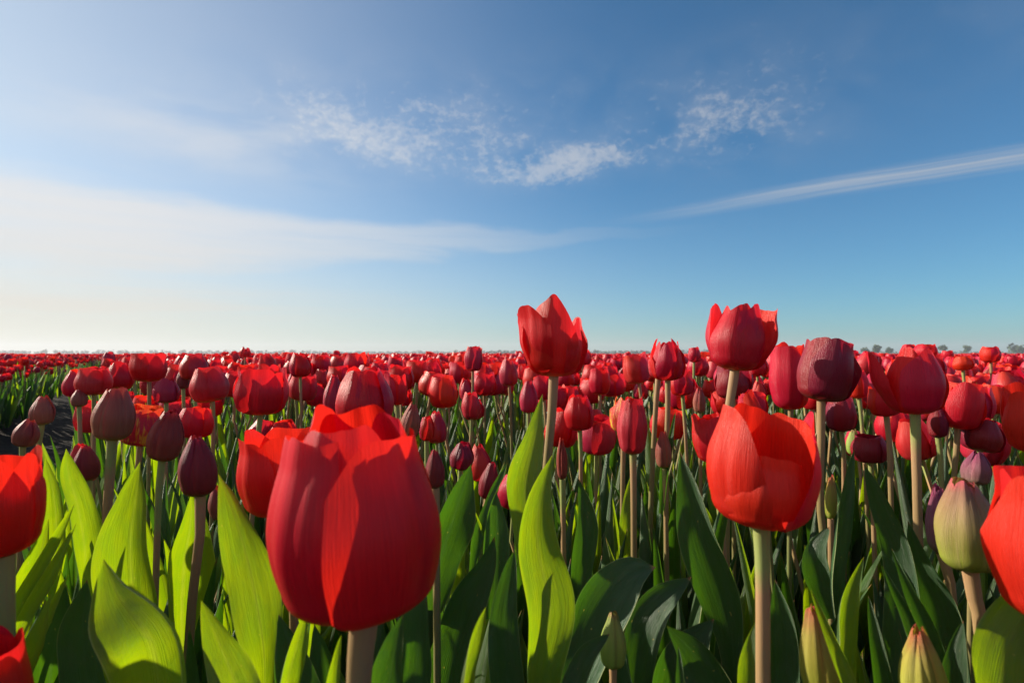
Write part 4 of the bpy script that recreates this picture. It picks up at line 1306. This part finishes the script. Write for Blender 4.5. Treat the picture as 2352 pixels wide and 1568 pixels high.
for j, (px, hp, wp, lb) in enumerate([
        (1826, 13, 40, 'low bushy tree between the right-leaning tulip and the dusky magenta tulip'),
        (1846, 11, 30, 'small bush beside the low bushy tree on the horizon'),
        (2012, 18, 30, 'rounded grey-green tree on the horizon left of the glossy tulip'),
        (1990, 13, 24, 'smaller tree left of the rounded grey-green tree on the horizon'),
        (2040, 14, 22, 'tree just right of the rounded grey-green horizon tree'),
        (2166, 21, 22, 'slender tree under the wind turbine on the right horizon'),
        (2222, 22, 22, 'lone upright tree left of the lone round horizon tulip'),
        (2340, 16, 40, 'spreading tree at the right edge of the horizon'),
        (1765, 16, 26, 'tree on the horizon just right of the tall right-leaning tulip')]):
    far_tree(px, hp, wp, 620.0 + 15 * j, 40 + j, lb)


def wood(name, x0, x1, hpx, D, label, seed, gap=0.0):
    rs = np.random.default_rng(seed)
    Vs, Fs, off = [], [], 0
    x = x0
    while x < x1:
        h = hpx * rs.uniform(.55, 1.1) * (1 if rs.random() > gap else .3)
        w = rs.uniform(8, 18)
        V, F = clump_tree(h / FPX * D, w / FPX * D, int(rs.integers(1e6)), 70)
        V = V * np.array([1.3, 1, 1]) + np.array([(x - 1176) / FPX * D, D + rs.uniform(-20, 20), 0])
        V[:, 2] = V[:, 2] - .25 * h / FPX * D
        Vs.append(V); Fs.append(F + off); off += len(V)
        x += w * .55
    me = build_mesh(name, np.concatenate(Vs), np.concatenate(Fs), None, FARTREE, smooth=False)
    tag(link(name, me), label, 'trees', kind='stuff')


wood('distant_wood', -200, 720, 13, 1500, 'faint line of far-off trees along the left horizon', 3, gap=.35)
wood('distant_wood', 720, 1060, 8, 1700, 'thin low line of far-off trees left of the middle horizon', 4, gap=.3)
wood('distant_wood', 1050, 1660, 13, 1100, 'dark low wood along the middle horizon behind the tallest tulip', 5)
wood('distant_wood', 1660, 2560, 7, 1300, 'low far-off wood along the right horizon', 6, gap=.2)


def turbine():
    D = 1900.0
    x = (2163 - 1176) / FPX * D
    hub = 23.0
    e = empty('wind_turbine', (x, D, 0))
    tag(e, 'tiny white wind turbine on the right horizon beside the flared tulip', 'wind turbine')
    V, F, UV = tube([(0, 0, 0), (0, 0, hub * .5), (0, 0, hub)], .9, .5, 8, 11)
    link('tower', build_mesh('tower', V, F, UV, PAINT), e)
    V, F, UV = tube([(0, 1.5, hub + .4), (0.01, -.5, hub + .4), (0, -1.8, hub + .4)], .8, .7, 6, 9) if False else tube([(-.2, -1.6, hub + .5), (0, 0, hub + .52), (.2, 1.8, hub + .5)], .7, .9, 6, 9)
    link('nacelle', build_mesh('nacelle', V, F, UV, PAINT), e)
    for k_ in range(3):
        a = .35 + k_ * 2.094
        n_ = 8
        t = np.linspace(0, 1, n_)
        L_ = 15.0
        dx, dz = math.sin(a), math.cos(a)
        C = np.stack([dx * t * L_, np.full(n_, -2.0), hub + .5 + dz * t * L_], -1)
        w = .9 * (1 - t * .8)
        sd_ = np.array([dz, 0, -dx])
        ring = []
        for f, g_ in ((-1, 0), (0, .25), (1, 0), (0, -.25), (-1, 0)):
            ring.append(C + sd_[None] * (f * w)[:, None] + np.array([0, 1, 0])[None] * (g_ * w)[:, None])
        V = np.stack(ring, 1).reshape(-1, 3)
        link('blade', build_mesh('blade', V, grid_faces(5, n_), None, PAINT), e)


turbine()


# ------------------------------------------------------------------ thin evening haze over the whole plain
def haze():
    hm = bpy.data.materials.new('haze')
    hm.use_nodes = True
    nt = hm.node_tree
    nt.nodes.clear()
    pv_ = nt.nodes.new('ShaderNodeVolumePrincipled')
    pv_.inputs['Color'].default_value = (0.88, 0.92, 1.0, 1)
    pv_.inputs['Density'].default_value = 0.00030
    pv_.inputs['Anisotropy'].default_value = 0.2
    o2 = nt.nodes.new('ShaderNodeOutputMaterial')
    nt.links.new(pv_.outputs[0], o2.inputs['Volume'])
    s_, z0, z1 = 2700.0, -1.3, 45.0
    V = np.array([(x, y, z) for z in (z0, z1) for y in (-s_, s_) for x in (-s_, s_)], float)
    F = np.array([(0, 2, 3, 1), (4, 5, 7, 6), (0, 1, 5, 4), (2, 6, 7, 3), (0, 4, 6, 2), (1, 3, 7, 5)])
    return tag(link('haze', build_mesh('haze', V, F, None, hm, smooth=False)), 'thin pale haze lying over the plain', 'haze', kind='stuff')


haze()
